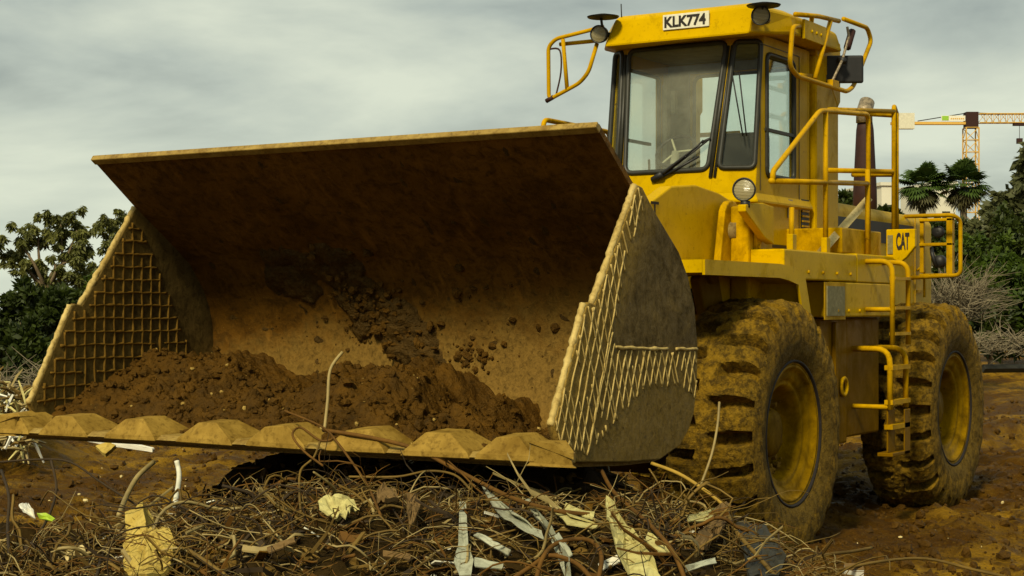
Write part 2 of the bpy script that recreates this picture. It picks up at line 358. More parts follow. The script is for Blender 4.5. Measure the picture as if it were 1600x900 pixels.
# ------------------------------------------------------------------ ground
def mound(lat, d):
    h = .70*math.exp(-(abs(lat+.17)/1.72)**4)*math.exp(-(abs(d-7.9)/1.75)**4)
    h += .34*math.exp(-((lat+2.25)/.95)**2-((d-8.1)/1.3)**2)
    h += .20*math.exp(-((lat+2.9)/.7)**2-((d-8.8)/1.1)**2)
    x = CAMLOC.x+lat*RV.x+d*FV.x; y = CAMLOC.y+lat*RV.y+d*FV.y
    h = max(h, .86*math.exp(-(abs(x-.35)/1.50)**6)*math.exp(-(abs(y+2.95)/.85)**4))  # ridge added below the bucket as a dark backing for the shade there
    return h
def ground_h(x, y):
    dx, dy = x-CAMLOC.x, y-CAMLOC.y
    lat = dx*RV.x+dy*RV.y; d = dx*FV.x+dy*FV.y
    m = mound(lat, d)
    r = nz(x*.35, y*.35, 3)*.10+nz(x*1.1, y*1.1, 5)*.055
    # churned wheel ruts across the mud
    r += .05*nz(x*2.3+nz(x, y, 9)*.8, y*2.3, 1)
    if d < 40: r += .035*abs(nz(x*5, y*5, 2))+.018*nz(x*11, y*11, 4)
    if d > 8.5: r += .022*nz(x*17, y*17, 31)+.10*max(0, nz(x*1.7+4, y*1.7, 12))+.05*abs(nz(x*3.7, y*3.7, 21))+.030*nz(x*8, y*8, 14)
    near = math.exp(-(max(0, math.hypot(x, y-1.8)-3.5)/3)**2) if d < 30 else 0
    r *= (1-.30*near)
    r *= (1+.8*math.exp(-((d-20)/9)**2)*(1 if lat > 2.5 else .6))
    berm = .35*math.exp(-((d-47)/7)**2)*max(0, min(1, (lat-6)/4))
    return m+r+berm-.02
def build_ground():
    def axis(c, n, fine, grow):
        a = [0.0]; st = fine
        while a[-1] < 900:
            a.append(a[-1]+st)
            if a[-1] > n: st *= grow
        a = np.array(a); return np.concatenate([-a[::-1][:-1], a])+c
    xs = axis(2.0, 6.5, .055, 1.07); ys = axis(0.0, 9.5, .055, 1.06)
    V = np.zeros((len(ys), len(xs), 3)); V[:, :, 0] = xs[None]; V[:, :, 1] = ys[:, None]
    for j, y in enumerate(ys):
        for i, x in enumerate(xs):
            V[j, i, 2] = ground_h(x, y) if abs(x) < 90 and abs(y) < 120 else 0
    ny, nx = len(ys), len(xs); I = np.arange(ny*nx).reshape(ny, nx)
    Fq = np.stack([I[:-1, :-1], I[:-1, 1:], I[1:, 1:], I[1:, :-1]], -1).reshape(-1, 4)
    o = fastmesh('ground', V.reshape(-1, 3), Fq, M['ground'], smooth=True); o['kind'] = 'structure'
build_ground()

ICO = None
def clod_mesh(name, items, mat):
    # items: (pos, size) -> irregular lumps in one mesh
    t = (1+5**.5)/2
    b = np.array([(-1,t,0),(1,t,0),(-1,-t,0),(1,-t,0),(0,-1,t),(0,1,t),(0,-1,-t),(0,1,-t),(t,0,-1),(t,0,1),(-t,0,-1),(-t,0,1)])/1.9
    f = np.array([(0,11,5),(0,5,1),(0,1,7),(0,7,10),(0,10,11),(1,5,9),(5,11,4),(11,10,2),(10,7,6),(7,1,8),(3,9,4),(3,4,2),(3,2,6),(3,6,8),(3,8,9),(4,9,5),(2,4,11),(6,2,10),(8,6,7),(9,8,1)])
    V = []; Fq = []
    for i, (p, s) in enumerate(items):
        sc = s*rng.uniform(.6, 1.3, 3); v = b*rng.uniform(.75, 1.25, (12, 1))*sc
        a = rng.uniform(0, 6.28); R = np.array([[math.cos(a), -math.sin(a), 0], [math.sin(a), math.cos(a), 0], [0, 0, 1]])
        V.append(v@R.T+np.array(p)[None]); Fq.append(f+12*i)
    return fastmesh(name, np.concatenate(V), np.concatenate(Fq), mat)
def scatter_clods():
    it = []
    for _ in range(15000):
        d = 9.5+rng.random()**1.5*22; lat = rng.uniform(-.34, .36)*d
        p = W3(lat, d); s = .008+.045*rng.random()**4
        it.append(((p.x, p.y, ground_h(p.x, p.y)+s*.2), s))
    o = clod_mesh('soil_clods', it, M['clay']); tag(o, 'loose brown clods scattered over the churned mud around the loader', 'soil clods', kind='stuff')
    it = []
    for _ in range(420):
        d = 9.5+rng.random()**1.3*22; lat = rng.uniform(-.34, .36)*d
        p = W3(lat, d); s = .006+.016*rng.random()**4
        it.append(((p.x, p.y, ground_h(p.x, p.y)+s*.5), s))
    o = clod_mesh('pale_pebbles', it, M['wood']); tag(o, 'small pale stones and chips scattered over the mud', 'pebbles', kind='stuff')
scatter_clods()

# ================================================================== WHEEL LOADER
LD = empty('wheel_loader', (0, 1.85, 0))
tag(LD, 'large muddy yellow wheel loader with a raised toothed bucket on rough ground', 'wheel loader')
def part(mb, name, mat=None, parent=None, bevel=0, seg=2):
    o = mb.build(name, mat, None, bevel, seg)
    par = parent or ROOT
    o.parent = par; o.matrix_parent_inverse = Matrix.Translation(-Vector((0, 1.85, 0))) if par is ROOT else Matrix.Identity(4)
    return o
ROOT = LD
def parts(mb, name, mat=None, parent=None, bevel=0, seg=2): return [(sub if parent else part)(*( (m_, name, mat, parent, bevel, seg) )) for m_ in mb.islands()]
def sub(mb, name, mat, parent, bevel=0, seg=2):
    o = mb.build(name, mat, parent, bevel, seg); return o   # parent mesh objects share the root's frame

# ---- wheels
RT = .885
def tyre_mesh(mirror):
    # profile: from outer bead over the tread to the inner bead; x outwards
    prof = [(.245, .455), (.285, .50), (.315, .58), (.325, .66), (.318, .73), (.318, .735), (.300, .80), (.285, .835), (.262, .868), (.23, .882)]
    nt_ = 16
    tread = [(.23-.46*i/nt_, .882+.012*math.sin(PI*i/nt_)) for i in range(1, nt_)]
    full = prof+tread+[(-a, r) for a, r in prof[::-1]]
    # refine profile
    pp = []
    for i in range(len(full)-1):
        a, b = full[i], full[i+1]; k = 2 if b[1] > .82 or a[1] > .82 else 2
        for j in range(k): pp.append((a[0]+(b[0]-a[0])*j/k, a[1]+(b[1]-a[1])*j/k))
    pp.append(full[-1])
    NA = 24*22; V = np.zeros((len(pp), NA, 3)); LUG = 24
    for i, (a, r) in enumerate(pp):
        for j in range(NA):
            th = 2*PI*j/NA; g = 0
            if r > .775:
                s = a/.32; off = .12*abs(s) + (.5 if a < 0 else 0)
                ph = ((th/(2*PI)*LUG+off) % 1.0); w = .20+.06*nz(th*3, a*5, 7)
                dd = min(ph, 1-ph)
                gr = max(0, min(1, (w-dd)/.05))
                reach = max(0, min(1, (abs(a)-.045-.03*nz(th*9, 0, 3))/.03))
                g = gr*reach*.11*min(1, (r-.775)/.05)
                if abs(s) > .80: g *= 1.05
            u, w_ = math.cos(th), math.sin(th)
            n = nz(u*3.2, w_*3.2, a*4)*.018+nz(u*9, w_*9, a*10)*.012
            nn = n+((.020*max(0, nz(u*20, w_*20, a*22))+.010*nz(u*38, w_*38, a*40)) if r > .8 else 0)
            rr = r-g+(nn if r > .6 else 0)
            aa = a*(1+(.0 if r > .8 else n*1.2))
            V[i, j] = (aa, rr*u, rr*w_)
            if V[i, j, 2] < -.845: V[i, j, 2] = -.845-(abs(V[i, j, 2])-.845)*.3
    if mirror: V[:, :, 0] *= -1
    np_, I = len(pp), np.arange(len(pp)*NA).reshape(len(pp), NA); J = np.roll(I, -1, 1)
    Fq = np.stack([I[:-1], I[1:], J[1:], J[:-1]], -1).reshape(-1, 4)
    if mirror: Fq = Fq[:, ::-1]
    return V.reshape(-1, 3), Fq
def wheel(loc, mirror, first=None):
    name = 'wheel'
    if first:
        w = first[0].copy(); COL.objects.link(w); w.location = Vector(loc)-Vector((0, 1.85, 0))
        for c in first[1:]:
            k = c.copy(); COL.objects.link(k); k.parent = w
        return
    sg = -1 if mirror else 1
    w = empty('wheel', Vector(loc)-Vector((0, 1.85, 0))); w.parent = LD
    V, Fq = tyre_mesh(mirror); t = fastmesh('tyre', V, Fq, M['tyre'], w, smooth=True)
    r = MB()
    rp = [(-.24, .40), (-.24, .46), (-.20, .46), (.215, .452), (.235, .462), (.258, .466), (.268, .455), (.266, .440), (.238, .432), (.228, .40), (.222, .372), (.205, .360), (.196, .352), (.200, .338), (.192, .322), (.165, .312),
          (.10, .305), (.04, .30), (.035, .29)]
    r.lathe([(sg*a, b) for a, b in rp], (0, 0, 0), 'x', 56)
    r.lathe([(sg*a, b) for a, b in [(.262, .462), (.270, .470), (.262, .482), (.24, .487)]], (0, 0, 0), 'x', 56, M['rim'])
    r.mats = [M['rim']]; r.m = [0]*len(r.m); rim = r.build('rim', M['rim'], w)
    gk = MB(); gk.lathe([(sg*a, b) for a, b in [(.235, .470), (.285, .478), (.284, .492), (.24, .50)]], (0, 0, 0), 'x', 56); gap = gk.build('bead_ring', M['ink'], w)
    d = MB(); d.lathe([(sg*a, b) for a, b in [(.035, .30), (.04, .23), (.02, .215), (.03, .18), (.10, .165), (.13, .15), (.145, .11), (.15, .02), (.15, .001)]], (0, 0, 0), 'x', 40)
    hub = d.build('hub', M['hubdirt'], w)
    b = MB()
    for k in range(16):
        a = 2*PI*k/16; c = (sg*.035, .255*math.cos(a), .255*math.sin(a))
        b.lathe([(0, .0005), (0, .021), (sg*.035, .019), (sg*.04, .0005)], c, 'x', 6, smooth=False)
    for k in range(0):
        a = 2*PI*k/10+.2; c = (sg*.145, .10*math.cos(a), .10*math.sin(a))
        b.lathe([(0, .0), (0, .013), (sg*.022, .012), (sg*.022, .0)], c, 'x', 6, smooth=False)
    nuts = parts(b, 'wheel_nut', M['hubsoil'], w)
    # soil caked in the dish of the rim
    it = []
    for _ in range(150):
        a = rng.uniform(0, 6.28) if rng.random() < .45 else rng.uniform(3.6, 5.6); rr = rng.uniform(.27, .40); it.append(((sg*(.05+.38*(rr-.27)+rng.uniform(0, .02)), rr*math.cos(a), rr*math.sin(a)), rng.uniform(.008, .03)))
    so_ = clod_mesh('caked_soil', it, M['hubsoil']); so_.parent = w; so_['kind'] = 'stuff'
    return [w, t, rim, gap, hub, so_]+nuts
wl = wheel((1.205, 0, .865), False)
wheel((1.205, 3.83, .850), False, wl)
wr = wheel((-1.205, 0, .865), True)
wheel((-1.205, 3.83, .850), True, wr)
for o in COL.objects:
    if (o.name.startswith('wheel.') or o.name == 'wheel') and o.type == 'EMPTY': o.rotation_euler.x = rng.uniform(0, .2)*0; o.scale = (1.02, 1.055, 1.055)
wl[0].rotation_euler.x = 0

# axles, frames
a = MB(); a.tube([(-1.0, 0, .865), (-.5, 0, .865), (-.35, 0, .865), (.35, 0, .865), (.5, 0, .865), (1.0, 0, .865)], [.2, .2, .34, .34, .2, .2], 20)
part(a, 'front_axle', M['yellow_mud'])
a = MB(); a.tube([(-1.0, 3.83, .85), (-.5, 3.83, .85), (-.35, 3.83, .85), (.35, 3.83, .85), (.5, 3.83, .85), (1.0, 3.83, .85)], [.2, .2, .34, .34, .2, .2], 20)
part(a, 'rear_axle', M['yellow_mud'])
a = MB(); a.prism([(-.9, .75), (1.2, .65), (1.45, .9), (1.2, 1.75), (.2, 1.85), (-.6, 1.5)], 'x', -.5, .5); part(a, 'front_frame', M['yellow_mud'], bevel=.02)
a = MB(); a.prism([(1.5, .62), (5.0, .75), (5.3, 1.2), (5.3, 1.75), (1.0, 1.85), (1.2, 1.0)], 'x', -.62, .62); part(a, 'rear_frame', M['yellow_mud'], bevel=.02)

# ---- bucket
PROF = [(-4.02, 1.0), (-3.67, .975), (-3.2, .945), (-2.83, .935), (-2.70, .955), (-2.59, 1.00), (-2.48, 1.08), (-2.41, 1.17), (-2.37, 1.33), (-2.36, 1.51), (-2.37, 1.64), (-2.40, 1.75), (-2.46, 1.87), (-2.59, 2.04), (-2.74, 2.15), (-3.10, 2.395), (-3.47, 2.67)]
def prof_at(t):
    i = min(int(t), len(PROF)-2); f = t-i; a, b = PROF[i], PROF[i+1]
    y, z = a[0]+(b[0]-a[0])*f, a[1]+(b[1]-a[1])*f
    ty, tz = b[0]-a[0], b[1]-a[1]; l = math.hypot(ty, tz); return y, z, (-tz/l, ty/l)   # inward normal
BK = None
def build_bucket():
    global BK
    XW = 1.803; th = .035
    mb = MB(); n = len(PROF); NX = 40
    inner = []; outer = []
    for i in range(n):
        a = PROF[max(0, i-1)]; b = PROF[min(n-1, i+1)]; ty, tz = b[0]-a[0], b[1]-a[1]; l = math.hypot(ty, tz); ny, nzz = -tz/l, ty/l
        inner.append(PROF[i]); outer.append((PROF[i][0]-ny*th, PROF[i][1]-nzz*th))
    for lst, flip in ((inner, False), (outer, True)):
        vs = [(-XW+2*XW*j/NX, p[0], p[1]) for p in lst for j in range(NX+1)]
        fs = [(i*(NX+1)+j, i*(NX+1)+j+1, (i+1)*(NX+1)+j+1, (i+1)*(NX+1)+j) for i in range(n-1) for j in range(NX)]
        if flip: fs = [f[::-1] for f in fs]
        mb.add(vs, fs, None, True)
    for i in (0, n-1):
        vs = [(-XW, *inner[i]), (XW, *inner[i]), (XW, *outer[i]), (-XW, *outer[i])]; mb.add(vs, [(0, 1, 2, 3)])
    for sx in (-1, 1):
        for i in range(n-1): mb.add([(sx*XW, *inner[i]), (sx*XW, *inner[i+1]), (sx*XW, *outer[i+1]), (sx*XW, *outer[i])], [(0, 1, 2, 3)])
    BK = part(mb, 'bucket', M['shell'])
    # spill guard rim along the top edge
    g = MB(); g.box(-XW-.005, XW+.005, -.022, .03, -.012, .026, None, Matrix.Translation((0, -3.475, 2.676)) @ Matrix.Rotation(math.radians(-36), 4, 'X'))
    sub(g, 'top_edge', M['lip'], BK, .006)
    # back ribs
    r = MB()
    for x in (-1.2, -.45, .45, 1.2):
        pts = [(-2.95, 2.345), (-2.54, 2.075), (-2.37, 1.86), (-2.30, 1.66), (-2.30, 1.3), (-2.50, .95), (-2.42, .93), (-2.16, 1.1), (-2.05, 1.5), (-2.3, 2.10)]
        r.prism(pts, 'x', x-.03, x+.03)
    parts(r, 'hinge_bracket', M['yellow_mud'], BK, .01)
    # side plates
    outl = [(-3.04, 2.395), (-2.91, 2.285), (-2.59, 2.06), (-2.47, 1.92), (-2.385, 1.75), (-2.345, 1.513), (-2.355, 1.30), (-2.395, 1.15), (-2.46, 1.06), (-2.58, .975), (-2.83, .915), (-3.2, .93), (-3.67, .965), (-3.90, .985), (-3.93, 1.06), (-3.99, 1.17),
            (-3.83, 1.46), (-3.675, 1.735), (-3.655, 1.765), (-3.63, 1.775), (-3.575, 1.765), (-3.35, 2.06), (-3.12, 2.375), (-3.09, 2.405)]
    for sx in (-1, 1):
        x0, x1 = (1.80, 1.845) if sx > 0 else (-1.845, -1.80)
        sp = MB(); sp.prism(outl, 'x', x0, x1)
        o = sub(sp, 'side_plate', M['side'], BK, .008)
        # bright worn leading edge strip
        le = MB()
        for a_, b_ in (((-3.995, 1.17), (-3.665, 1.765)), ((-3.58, 1.765), (-3.10, 2.40))):
            K_ = 34; q3 = [(sx*1.822, a_[0]+(b_[0]-a_[0])*k/K_+.012*nz(k*.5, sx, a_[0])+.005, a_[1]+(b_[1]-a_[1])*k/K_) for k in range(K_+1)]
            le.tube(q3, [.019+.012*nz(k*.8, a_[1], 4) for k in range(K_+1)], 7)
        for q_ in le.islands(): sub(q_, 'worn_edge', M['bead'], BK)
        # hard facing weld beads
        wb = MB()
        def poly_in(y, z, poly):
            c = False; k = len(poly)
            for i in range(k):
                (y1, z1), (y2, z2) = poly[i], poly[i-1]
                if (z1 > z) != (z2 > z) and y < (y2-y1)*(z-z1)/(z2-z1)+y1: c = not c
            return c
        def bead(xp, p, q, poly, r, mask=None):
            n = max(2, int(math.hypot(q[0]-p[0], q[1]-p[1])/.02)); run = []
            for i in range(n+1):
                t = i/n; y, z = p[0]+(q[0]-p[0])*t, p[1]+(q[1]-p[1])*t
                ok = poly_in(y, z, poly) and (mask is None or mask(y, z)) and nz(y*4, z*4, xp*2+p[0]) > (-.42 if abs(xp) > 1.82 else -.62)
                if ok: run.append((xp, y+nz(y*9, z*9, xp)*.009, z+nz(z*9, y*9, xp+4)*.009))
                if (not ok or i == n):
                    if len(run) > 2: wb.tube(run, [r*(.75+.9*abs(nz(q[1]*14, q[2]*14, 3))) for q in run], 5)
                    run = []
        xo = sx*1.846; xi = sx*1.799
        band = [(-3.99, 1.17), (-3.655, 1.76), (-3.57, 1.76), (-3.10, 2.395), (-2.99, 2.33), (-3.17, 2.09), (-3.33, 1.72), (-3.39, 1.62), (-3.36, 1.54), (-2.36, 1.50), (-2.36, 1.22), (-2.55, 1.30), (-3.0, 1.32), (-3.35, 1.15), (-3.65, 1.0), (-3.93, 1.06)]
        def fade(y, z): return z > 1.53 or y < -3.3 or (z > 1.18+.16*abs(nz(y*11, 0, 2))*2)
        for k in range(-40, 60):
            c = k*.072+rng.normal(0, .006)
            bead(xo, (-4.2+c, .9), (-4.2+c+.62, 2.5), band, .0056, fade)
            bead(xo, (-4.2+c+rng.normal(0, .01), .9), (-4.2+c-.75, 2.5), band, .0056, fade)
        bead(xo, (-3.36, 1.54), (-2.36, 1.512), [(-3.4, 1.5), (-3.4, 1.6), (-2.3, 1.6), (-2.3, 1.5)], .010)
        bead(xo, (-3.39, 1.62), (-3.66, 1.0), [(-4, .9), (-4, 1.7), (-3, 1.7), (-3, .9)], .008)
        grid = [(-3.96, 1.16), (-3.64, 1.74), (-3.55, 1.74), (-3.12, 2.34), (-3.0, 2.2), (-2.62, 1.5), (-2.5, 1.2), (-3.6, 1.05)]
        for k in range(22):
            z = 1.1+k*.083; bead(xi, (-4.1, z), (-2.3, z), grid, .0095)
            y = -4.05+k*.083; bead(xi, (y, .95), (y+.0, 2.5), grid, .0095)
        for f in range(len(wb.f)): pass
        # inner beads are soil covered, outer worn bright
        ob = sub(wb, 'hard_facing', M['bead'], BK); ob.data.materials.append(M['beadin'])
        for p in ob.data.polygons:
            if abs(ob.data.vertices[p.vertices[0]].co.x) < 1.82: p.material_index = 1
    # lip
    lp = MB(); lp.prism([(-4.13, 1.008), (-4.07, 1.032), (-3.80, 1.03), (-3.80, .972), (-4.06, .982)], 'x', -1.86, 1.86); lp.prism([(-3.80, 1.028), (-3.6, 1.026), (-3.6, .975), (-3.80, .975)], 'x', -1.795, 1.795); sub(lp, 'cutting_edge', M['lip'], BK, .006)
    # teeth: worn trapezoid caps on the lip
    for i, x in enumerate([-2.33+.46, -1.384, -.848, -.295, .203, .736, 1.236, 1.652]):
        t = MB(); w = .205 if i < 7 else .175
        for (dx0, dx1, z0, z1, y0, y1) in ((0, 0, 0, 0, 0, 0),):
            base = [(-w, -4.135, 1.0), (w, -4.135, 1.0), (w*.92, -3.80, 1.02), (-w*.92, -3.80, 1.02)]
            mid = [(-w*.92, -4.13, 1.028), (w*.92, -4.13, 1.028), (w*.80, -3.80, 1.045), (-w*.80, -3.80, 1.045)]
            top = [(-w*.40, -4.098, 1.112), (w*.30, -4.098, 1.118), (w*.24, -3.90, 1.125), (-w*.44, -3.90, 1.12)]
            vs = [(x+p[0]+.015*nz(i, p[0]*4, 1), p[1]+.03*nz(i+.5, p[0]*9), p[2]+.02*nz(i, p[0]*3, 3)*(p[2] > 1.05)) for p in base+mid+top]
            fs = [(3, 2, 1, 0), (8, 9, 10, 11)]
            for a_ in (0, 4):
                for k in range(4): fs.append((a_+k, a_+(k+1) % 4, a_+4+(k+1) % 4, a_+4+k))
            t.add(vs, fs)
        t.v = [(a_, b_, c_+.006*nz(a_*9, b_*9, c_*9)) for a_, b_, c_ in t.v]; sub(t, 'tooth', M['tooth'], BK, .004, 1)
    for sx in (-1, 1):
        c = MB(); pl = [(1.78, -3.86), (1.78, -4.13), (1.93, -4.135), (2.03, -4.125), (1.99, -4.06), (1.90, -3.97), (1.86, -3.90)]
        zt_ = [1.09, 1.10, 1.085, 1.035, 1.06, 1.11, 1.09]; n_ = len(pl)
        c.add([(sx*p, q, .985) for p, q in pl]+[(sx*(1.84+(p-1.84)*.93), q+.012*nz(k, 3, sx), zt_[k]) for k, (p, q) in enumerate(pl)], [tuple(range(n_)), tuple(range(n_, 2*n_))[::-1]]+[(k, (k+1) % n_, (k+1) % n_+n_, k+n_) for k in range(n_)])
        sub(c, 'corner_cutter', M['tooth'], BK, .012, 2)
    # yellow handle on top
    h = MB(); h.tube(round_path([(1.42, -3.30, 2.60), (1.42, -3.34, 2.71), (1.70, -3.34, 2.71), (1.70, -3.30, 2.60)], .04), .016, 8)
    sub(h, 'lifting_eye', M['yellow_rail'], BK)
    # dried mud stuck to the back of the bowl
    nx, ns = 230, 130; V = np.zeros((ns, nx, 3))
    def blob(x, s, cx, cs, rx, rs, sh=0):
        u = (x-cx-sh*(s-cs))/rx; v = (s-cs)/rs; return max(0, 1-(u*u+v*v))
    for i in range(ns):
        t = 5+i*11/(ns-1); y, z, nn = prof_at(min(t, 15.99))
        for j in range(nx):
            x = -1.75+3.5*j/(nx-1)
            m = 0
            zz = z
            m += 1.1*blob(x, zz, -.32, 1.68, .30, .34, -.95)
            m += .8*blob(x, zz, -.60, 2.02, .24, .13)
            m += .6*blob(x, zz, -.52, 1.60, .09, .08)
            m += .5*blob(x, zz, -.95, 1.95, .3, .2)
            f = nz(x*3.4, zz*3.4, 11)*.55+nz(x*9, zz*9, 2)*.35+nz(x*24, zz*24, 5)*.22+nz(x*60, zz*60, 5)*.12
            f2 = max(0, nz(x*1.5, zz*1.5, 31)-.22)*.25
            mm = m+.5*nz(x*6, zz*6, 41)*(m > 0)+.25*nz(x*17, zz*17, 4)*(m > 0); h = (mm > .15)*(max(0, mm-.15)**.5*.07*(.8+f)+.012*abs(nz(x*30, zz*30, 9)))+f2*.04*(.6+nz(x*20, zz*20, 3))+.010*max(0, nz(x*14, zz*14, 8)-.15)-.004
            if i in (0, ns-1) or j in (0, nx-1): h = -.01
            V[i, j] = (x, y+nn[0]*h, z+nn[1]*h)
    I = np.arange(ns*nx).reshape(ns, nx); Fq = np.stack([I[:-1, :-1], I[:-1, 1:], I[1:, 1:], I[1:, :-1]], -1).reshape(-1, 4)
    fastmesh('stuck_mud', V.reshape(-1, 3), Fq, M['shell2'], BK, smooth=True)
    it = []
    for cx, cs, rx, rs, sh, n in ((-.32, 1.68, .26, .32, -.95, 420), (-.60, 2.02, .22, .13, 0, 110), (-.52, 1.60, .08, .08, 0, 40), (-.2, 1.7, 1.3, .5, 0, 120), (.3, 1.45, .2, .12, 0, 60)):
        for _ in range(n):
            x = cx+rng.normal(0, .45)*rx; zz = cs+rng.normal(0, .45)*rs; x += sh*(zz-cs)
            t = min(np.arange(6, 15.5, .1), key=lambda t: abs(prof_at(t)[1]-zz)); y, z, nn = prof_at(t); h = rng.uniform(0, .05) if n > 130 else .0
            if abs(x) < 1.7: it.append(((x, y+nn[0]*h, z+nn[1]*h), .006+.030*rng.random()**2.5))
    cm = clod_mesh('stuck_clods', it, M['clay']); cm.parent = BK; cm['kind'] = 'stuff'
M['shell2'] = earthy('stuck_mud', (.024, .011, .001), (.05, .023, .002), (.010, .005, .0005), 9, .6, 1.0, .04, .45, 26)
build_bucket()

# ---- lift arms, linkage
for sx in (1, -1):
    x0, x1 = (.70, .80) if sx > 0 else (-.80, -.70)
    m = MB(); m.prism([(.62, 2.43), (.55, 2.54), (.25, 2.60), (-.15, 2.635), (-.55, 2.60), (-1.0, 2.42), (-1.7, 1.95), (-2.22, 1.50), (-2.27, 1.2), (-2.25, 1.08), (-2.15, 1.1), (-1.6, 1.5), (-.9, 1.88), (-.2, 1.98), (.05, 2.02), (.35, 2.10), (.6, 2.3)], 'x', x0, x1)
    part(m, 'lift_arm', M['yellow'], bevel=.012)
text_obj('CAT', 'lettering', M['ink'], LD, (0, 0, 0), (0, 1, 0), (0, 0, 1), .15, .42, 0)
t_ = bpy.data.objects['lettering']; t_.location = Vector((.803, -1.17, 2.33))-Vector((0, 1.85, 0))
m = MB(); m.tube([(-.9, .28, 2.32), (.94, .28, 2.32)], .07, 18); part(m, 'lift_arm_pin', M['steel_dirty'])
m = MB(); m.prism([(-.35, 1.95), (-.2, 2.1), (-.05, 2.08), (.1, 1.7), (.02, 1.55), (-.15, 1.55)], 'x', .84, .92); m.tube([(.82, -.18, 1.98), (.96, -.18, 1.98)], .06, 12)
part(m, 'pin_link', M['yellow_mud'], bevel=.015)
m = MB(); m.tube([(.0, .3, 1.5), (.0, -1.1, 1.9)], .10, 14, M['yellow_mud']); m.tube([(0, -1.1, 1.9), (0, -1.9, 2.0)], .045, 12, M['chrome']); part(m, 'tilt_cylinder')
m = MB()
for sx in (1, -1): m.tube([(sx*.6, .7, 1.2), (sx*.6, -.7, 1.35)], .09, 14, M['yellow_mud']); m.tube([(sx*.6, -.7, 1.35), (sx*.6, -1.3, 1.5)], .045, 12, M['chrome'])
for q_ in m.islands(): part(q_, 'lift_cylinder' if q_.m[0] == 0 else 'piston_rod')
# loader towers
def ear(y0, y1, yt, zt, r):
    pts = [(y0, 1.7), (y1, 1.7), (y1, zt-.1)]
    for k in range(9):
        a = k/8*PI; pts.append((yt+r*math.cos(a), zt+r*math.sin(a)*.9))
    return pts
for xx in (.66, .86, -.66, -.86):
    m = MB(); m.prism(ear(-.02, .54, .30, 2.41, .15), 'x', xx-.028, xx+.028); part(m, 'loader_tower', M['yellow_dirty'], bevel=.01)
m = MB(); m.box(.89, 1.04, .24, .70, 1.72, 2.50); part(m, 'tower_box', M['yellow_dirty'], bevel=.02)
# pin retainer plate
m = MB(); m.prism([(p+.0, q) for p, q in [(.33, 2.17), (.41, 2.17), (.43, 2.25), (.40, 2.34), (.40, 2.40), (.35, 2.43), (.31, 2.38), (.32, 2.30)]], 'x', 1.042, 1.065); m.tube([(1.06, .365, 2.20), (1.08, .365, 2.20)], .02, 10, None); m.tube([(1.06, .36, 2.37), (1.08, .36, 2.37)], .02, 10)
part(m, 'pin_retainer', M['yellow_dirty'], bevel=.004)
# head lamp on bracket
m = MB(); m.prism([(-.02, 2.44), (-.02, 2.49), (.30, 2.52), (.50, 2.50), (.50, 2.22), (.34, 2.26)], 'x', 1.065, 1.13); part(m, 'lamp_bracket', M['yellow'], bevel=.008)
def lamp(c, r, parent=None, name='work_lamp', aim=(0, -1, 0), depth=.10, body=None):
    e = empty(name, Vector(c)-Vector((0, 1.85, 0))); e.parent = LD
    q = Vector(aim).to_track_quat('Z', 'Y').to_matrix().to_4x4(); e.rotation_euler = q.to_euler()
    b = MB(); b.lathe([(-depth, .001), (-depth, r*.5), (-depth*.5, r*.92), (0, r*1.02), (.012, r*1.04), (.016, r*.93), (.004, r*.9)], (0, 0, 0), 'z', 28); o = b.build('lamp_housing', body or M['black'], e)
    l = MB(); l.lathe([(.004, r*.9), (.014, r*.6), (.02, r*.25), (.021, .001)], (0, 0, 0), 'z', 28); l.build('lens', M['lens'], e)
    return e
def dirto(v): return (Vector(v)).normalized()
lamp((1.10, .02, 2.60), .083, aim=dirto((.15, -1, 0)), depth=.09)
m = MB(); m.tube([(1.10, .04, 2.52), (1.10, .04, 2.47)], .035, 10); part(m, 'lamp_foot', M['black'])

# ---- front fender
for sx in (1, -1):
    m = MB()
    pts = [(-1.16, 2.035), (.10, 2.035), (.36, 2.02), (.56, 1.95), (.68, 1.70), (.78, 1.48), (.96, 1.15), (1.04, .95)]
    inn = [(p[0]-(.0 if i < 2 else .045), p[1]-(.055 if i < 3 else .02)) for i, p in enumerate(pts)]
    loop = [(p[0], p[1]+.03) for p in pts]+inn[::-1]
    xs_ = (.72, 1.318) if sx > 0 else (-1.318, -.72)
    n = len(pts)
    up = [(p[0]+(.0 if i < 2 else .03), p[1]+.03*(i < 4)) for i, p in enumerate(pts)]
    for i in range(n-1):
        m.prism([inn[i], inn[i+1], up[i+1], up[i]], 'x', xs_[0], xs_[1])
    for f in range(len(m.f)): pass
    part(m, 'fender', M['yellow'] if sx > 0 else M['yellow_dirty'])
    s_ = MB(); xe = 1.34 if sx > 0 else -1.34      # rolled outer skirt
    inn2 = [(p[0]-(.0 if i < 2 else .07+.01*i), p[1]-(.07 if i < 3 else .03)) for i, p in enumerate(pts)]
    for i in range(n-1): s_.prism([inn2[i], inn2[i+1], up[i+1], up[i]], 'x', min(xe, xe-.02*sx), max(xe, xe-.02*sx))
    part(s_, 'fender_skirt', M['yellow'])

